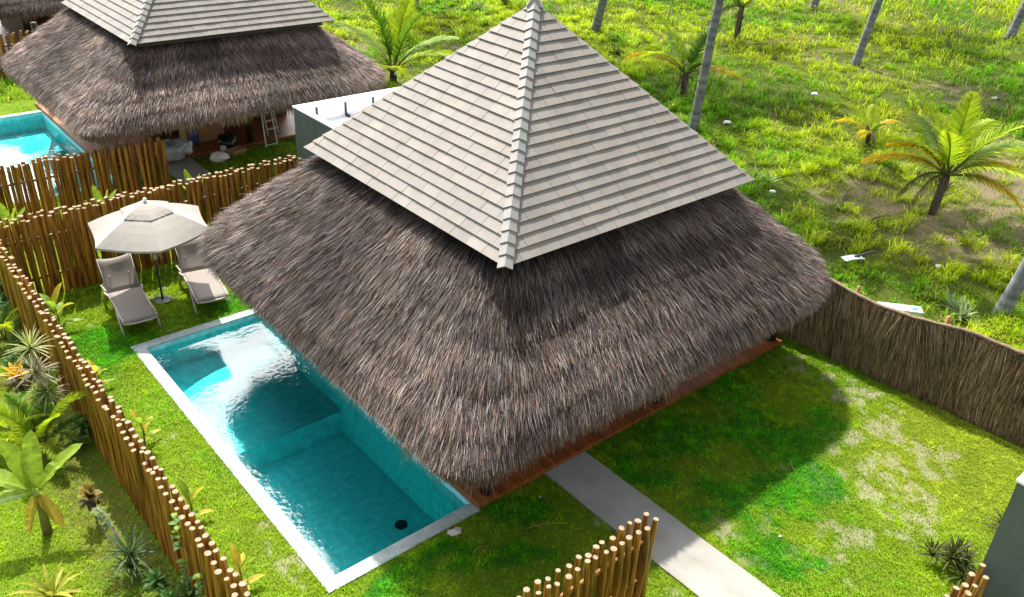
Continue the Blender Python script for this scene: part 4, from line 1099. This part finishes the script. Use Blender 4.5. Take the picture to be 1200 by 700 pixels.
for px, py, lb in ((110, 520, 'low dark leafy shrub beside the fence below the dracaena'), (30, 440, 'dark low shrub in deep shade left of the golden croton'), (208, 706, 'dark leafy ground shrub at the lowest foot of the side fence'), (12, 352, 'deep green shrub in the top corner left of the side fence'), (36, 405, 'dark bushy shrub in shade just above the dracaena heads'), (2, 372, 'dark shrub on the left border above the feathery palm')):
    r = plant('garden_shrub', px, py, lb, 'shrub', 'shaded garden shrubs'); mb = MB()
    for k in range(10): rosette(mb, (random.uniform(-.28, .28), random.uniform(-.32, .32), random.uniform(.05, .4)), 10, .24, .075, (.035, .10, .015), (.08, .17, .025), (-10, 75), .8)
    mb.build('foliage', M['foliage'], r)
# spiky clump near the lower right wall
for i, (px, py, n, lb) in enumerate(((1112, 668, 8, 'dark bronze spiky shrub clump on the lawn beside the fence stub'), (1168, 622, 4, 'small dark strap leaved plant against the grey annex wall'))):
    random.seed(90+i); r = plant('cordyline_shrub', px, py, lb, 'shrub', 'spiky shrubs by the grey annex wall'); mb = MB()
    for k in range(n): rosette(mb, (random.uniform(-.3, .3), random.uniform(-.3, .3), random.uniform(.02, .25)), 22, .34, .035, (.035, .05, .012), (.16, .17, .03), (0, 80), .7, .2, .5)
    mb.build('foliage', M['foliage'], r)
# tall weed clumps along the thatch screen and by the roof
for i, (px, py, lb) in enumerate(((1118, 372, 'pale blue green agave like weed just over the thatch screen top'), (893, 215, 'leafy weed clump where tiled roof corner meets the field'), (560, 12, 'low bush left of the tiled roof apex'), (722, 62, 'dark bush by the trunk behind the roof apex'))):
    random.seed(95+i); r = plant('weed_clump', px, py, lb, 'plant', 'weeds in the field'); mb = MB()
    for k in range(4): rosette(mb, (random.uniform(-.3, .3), random.uniform(-.3, .3), .05), 12, .5, .07, ((.16, .22, .12), (.10, .22, .02), (.06, .12, .02), (.03, .10, .02))[i], (.25, .33, .10), (10, 80), .8)
    mb.build('foliage', M['foliage'], r)

# ------------------------------------------------------------------ small things
def lump(name, px, py, sx, sy, sz, mat, label, cat, group=None, seed=0, z=0.0, field=False, parent=None):
    random.seed(seed); q = at(px, py, z); mb = MB(); n, m = 12, 7; vs = []
    for i in range(m+1):
        ph = PI*i/m
        for j in range(n):
            a = 2*PI*j/n; k = 1+.7*(random.random()-.5)
            vs.append((sx*math.sin(ph)*math.cos(a)*k, sy*math.sin(ph)*math.sin(a)*k, sz*.92-sz*math.cos(ph)*k*-1 if False else sz*(.9+math.cos(ph)*k)))
    fs = [(i*n+j, (i+1)*n+j, (i+1)*n+(j+1) % n, i*n+(j+1) % n) for i in range(m) for j in range(n)]
    mb.add(vs, fs); zz = z+(float(height(np.array([q[0]]), np.array([q[1]]))[0]) if field else 0)
    return tag(mb.build(name, mat, None, True, (q[0], q[1], zz)), label, cat, group, 'thing')
lump('stone', 533, 625, .11, .075, .035, M['stone'], 'flat white stone on the lawn below the pool corner', 'stone', None, 1)
lump('pebble', 633, 583, .02, .02, .015, M['stone'], 'tiny white pebble on the shaded lawn left of the path', 'stone', None, 2)
lump('pebble', 914, 630, .025, .025, .02, M['stone'], 'tiny white pebble on the green lawn right of the path', 'stone', None, 3)
for i, (px, py, s, lb) in enumerate(((953, 115, .17, 'white crumpled litter on the shaded grass left of seedling palm'), (852, 145, .17, 'pale litter heap on grass just right of the leaning trunk'), (1165, 118, .15, 'white litter scrap above the big young palm'), (1098, 318, .11, 'grey stone in the grass below the big young palm'), (905, 228, .12, 'pale scrap in the grass beside the roof corner'))):
    lump('litter', px, py, s, s*.7, s*.35, M['paper'] if i != 3 else M['stone'], lb, 'litter' if i != 3 else 'stone', 'pale litter in the field', 10+i, 0, True)
# foam box behind the screen, sheet with dark stick
q = at(1056, 357, .3); r = empty('foam_box', (q[0], q[1], 0), math.radians(-50), 'white foam box with blue print lying behind thatch screen', 'box')
mb = MB(); mb.box(-.46, -.12, .02, .46, .12, .19); mb.box(-.48, -.14, .192, .48, .14, .23); mb.build('shell', M['paper'], r)
mb = MB(); mb.box(.26, -.08, .233, .40, .04, .237); mb.build('print', M['label_blue'], r)
q = at(1000, 310); r = empty('plastic_sheet', (q[0], q[1], .18), -.4, 'pale sheet pinned by a dark stick in tall grass', 'litter')
mb = MB(); mb.leaf((-.35, 0, 0), (1, 0, .15), .6, .25, .4, 5, (.7, .75, .75), (.7, .75, .75), .1, lambda t: 1); mb.build('sheet', M['canvas'], r)
mb = MB(); mb.tube([(0, .02, .04), (.6, .05, .1)], .03, 6); mb.tube([(.1, 0, -.2), (.12, 0, .06)], .02, 6); mb.build('stick', M['dark_metal'], r)
# fallen fronds
for i, (px, py, az, lb) in enumerate(((1040, 262, 170, 'dry brown fallen frond left of the big young palm'), (905, 60, 120, 'dry pale frond lying beside the upper young palm'), (990, 235, 200, 'dead frond on the bare soil in front of the seedling'))):
    q = at(px, py); o = tag(link('fallen_frond', FR['dead'], None, (q[0], q[1], .25), (0, -.15, math.radians(az)), (.8, .8, .35)), lb, 'frond', 'fallen palm fronds')
# twigs on the lawn
for i, (px, py, az, lb) in enumerate(((640, 620, -.5, 'thin curved dry twig on the lawn left of the path'), (930, 550, .9, 'curved pale straw stalk on the green lawn'), (562, 648, 0, 'short pale stick on the lawn below the pool'))):
    q = at(px, py); mb = MB(); L = (.7, .35, .2)[i]; mb.tube([(math.cos(az)*L*(t-.5), math.sin(az)*L*(t-.5)+.06*math.sin(3*t), .05+.01*t) for t in (0, .25, .5, .75, 1)], .006, 5)
    tag(mb.build('twig', M['cardboard'], None, True, (q[0], q[1], 0)), lb, 'twig', 'dry twigs on the lawn')

# clutter under the neighbouring eave
r = empty('cabinet', (5.95, 18.4, .1), .12, 'blue framed cabinet with tan cardboard front under the neighbouring eave', 'cabinet')
mb = MB(); mb.box(-.55, 0, 0, .75, .45, 1.55); mb.build('body', M['cardboard'], r)
mb = MB(); mb.box(-.75, -.03, 1.25, .78, -.003, 1.42); mb.build('blue_rail', M['blue'], r)
mb = MB(); mb.box(-.5, -.06, .03, -.16, -.004, 1.2); d = mb.build('door', M['blue'], r)
mb = MB(); mb.tube([(-.2, -.1, .6), (-.2, -.1, .75)], .02, 6); mb.build('handle', M['pale_wood'], d)
mb = MB(); mb.tube([(-.02, -.02, 1.05), (-.02, -.06, 1.05)], .07, 12); mb.build('dial', M['blue'], r)
lump('plastic_bag', 204, 186, .5, .4, .3, M['bag_silver'], 'shiny grey plastic bundle by the neighbouring path end', 'bag', 'bags under the neighbouring eave', 41, .1)
lump('plastic_bag', 216, 180, .25, .25, .22, M['paper'], 'white crumpled plastic bag resting on the shiny bundle', 'bag', 'bags under the neighbouring eave', 42, .15)
lump('round_cushion', 258, 189, .24, .2, .15, M['paper'], 'round white bundle on grass before the blue cabinet', 'cushion', None, 43)
lump('rubbish_bag', 268, 176, .3, .26, .28, M['bag_black'], 'black rubbish bag beside the blue cabinet', 'bag', 'bags under the neighbouring eave', 44)
lump('plastic_bag', 263, 178, .1, .1, .12, M['paper'], 'small white bag pressed against the black rubbish bag', 'bag', 'bags under the neighbouring eave', 45)
q = at(277, 180); r = empty('cardboard_box', (q[0], q[1], 0), .3, 'open cardboard box below the black rubbish bag', 'box')
mb = MB(); t = .01
mb.box(-.25, -.15, 0, .25, .15, t)
for a in ((-.25, -.15, .25, -.14), (-.25, .14, .25, .15), (-.25, -.139, -.24, .139), (.24, -.139, .25, .139)): mb.box(a[0], a[1], t+.001, a[2], a[3], .16)
mb.build('body', M['cardboard'], r)
mb = MB(); mb.obox((0, -.2, .13), (.5, .12, .01), Matrix.Rotation(.5, 3, 'X')); mb.build('flap', M['cardboard'], r)
# step ladder
qa = at(312, 173); r = empty('step_ladder', (qa[0], qa[1], 0), .1, 'pale metal step ladder standing under the neighbouring eave', 'ladder')
for s in (0, .42):
    mb = MB(); mb.tube([(s, 0, 0), (s*.7+.16, .45, 2.0)], .025, 8); mb.build('leg', M['pale_wood'], r)
    mb = MB(); mb.tube([(s+.55, .75, 0), (s*.7+.2, .5, 2.0)], .025, 8); mb.build('leg', M['pale_wood'], r)
for k in range(6):
    z = .3*(k+1); f = z/2.0; mb = MB(); mb.box(.55*(1-f)+.2*f, .75*(1-f)+.5*f-.05, z-.015, .97*(1-f)+.494*f, .75*(1-f)+.5*f+.05, z+.015); mb.build('step', M['pale_wood'], r)
mb = MB(); mb.tube([(0, .0, .06), (.42, 0, .06)], .018, 6); mb.build('brace', M['pale_wood'], r)
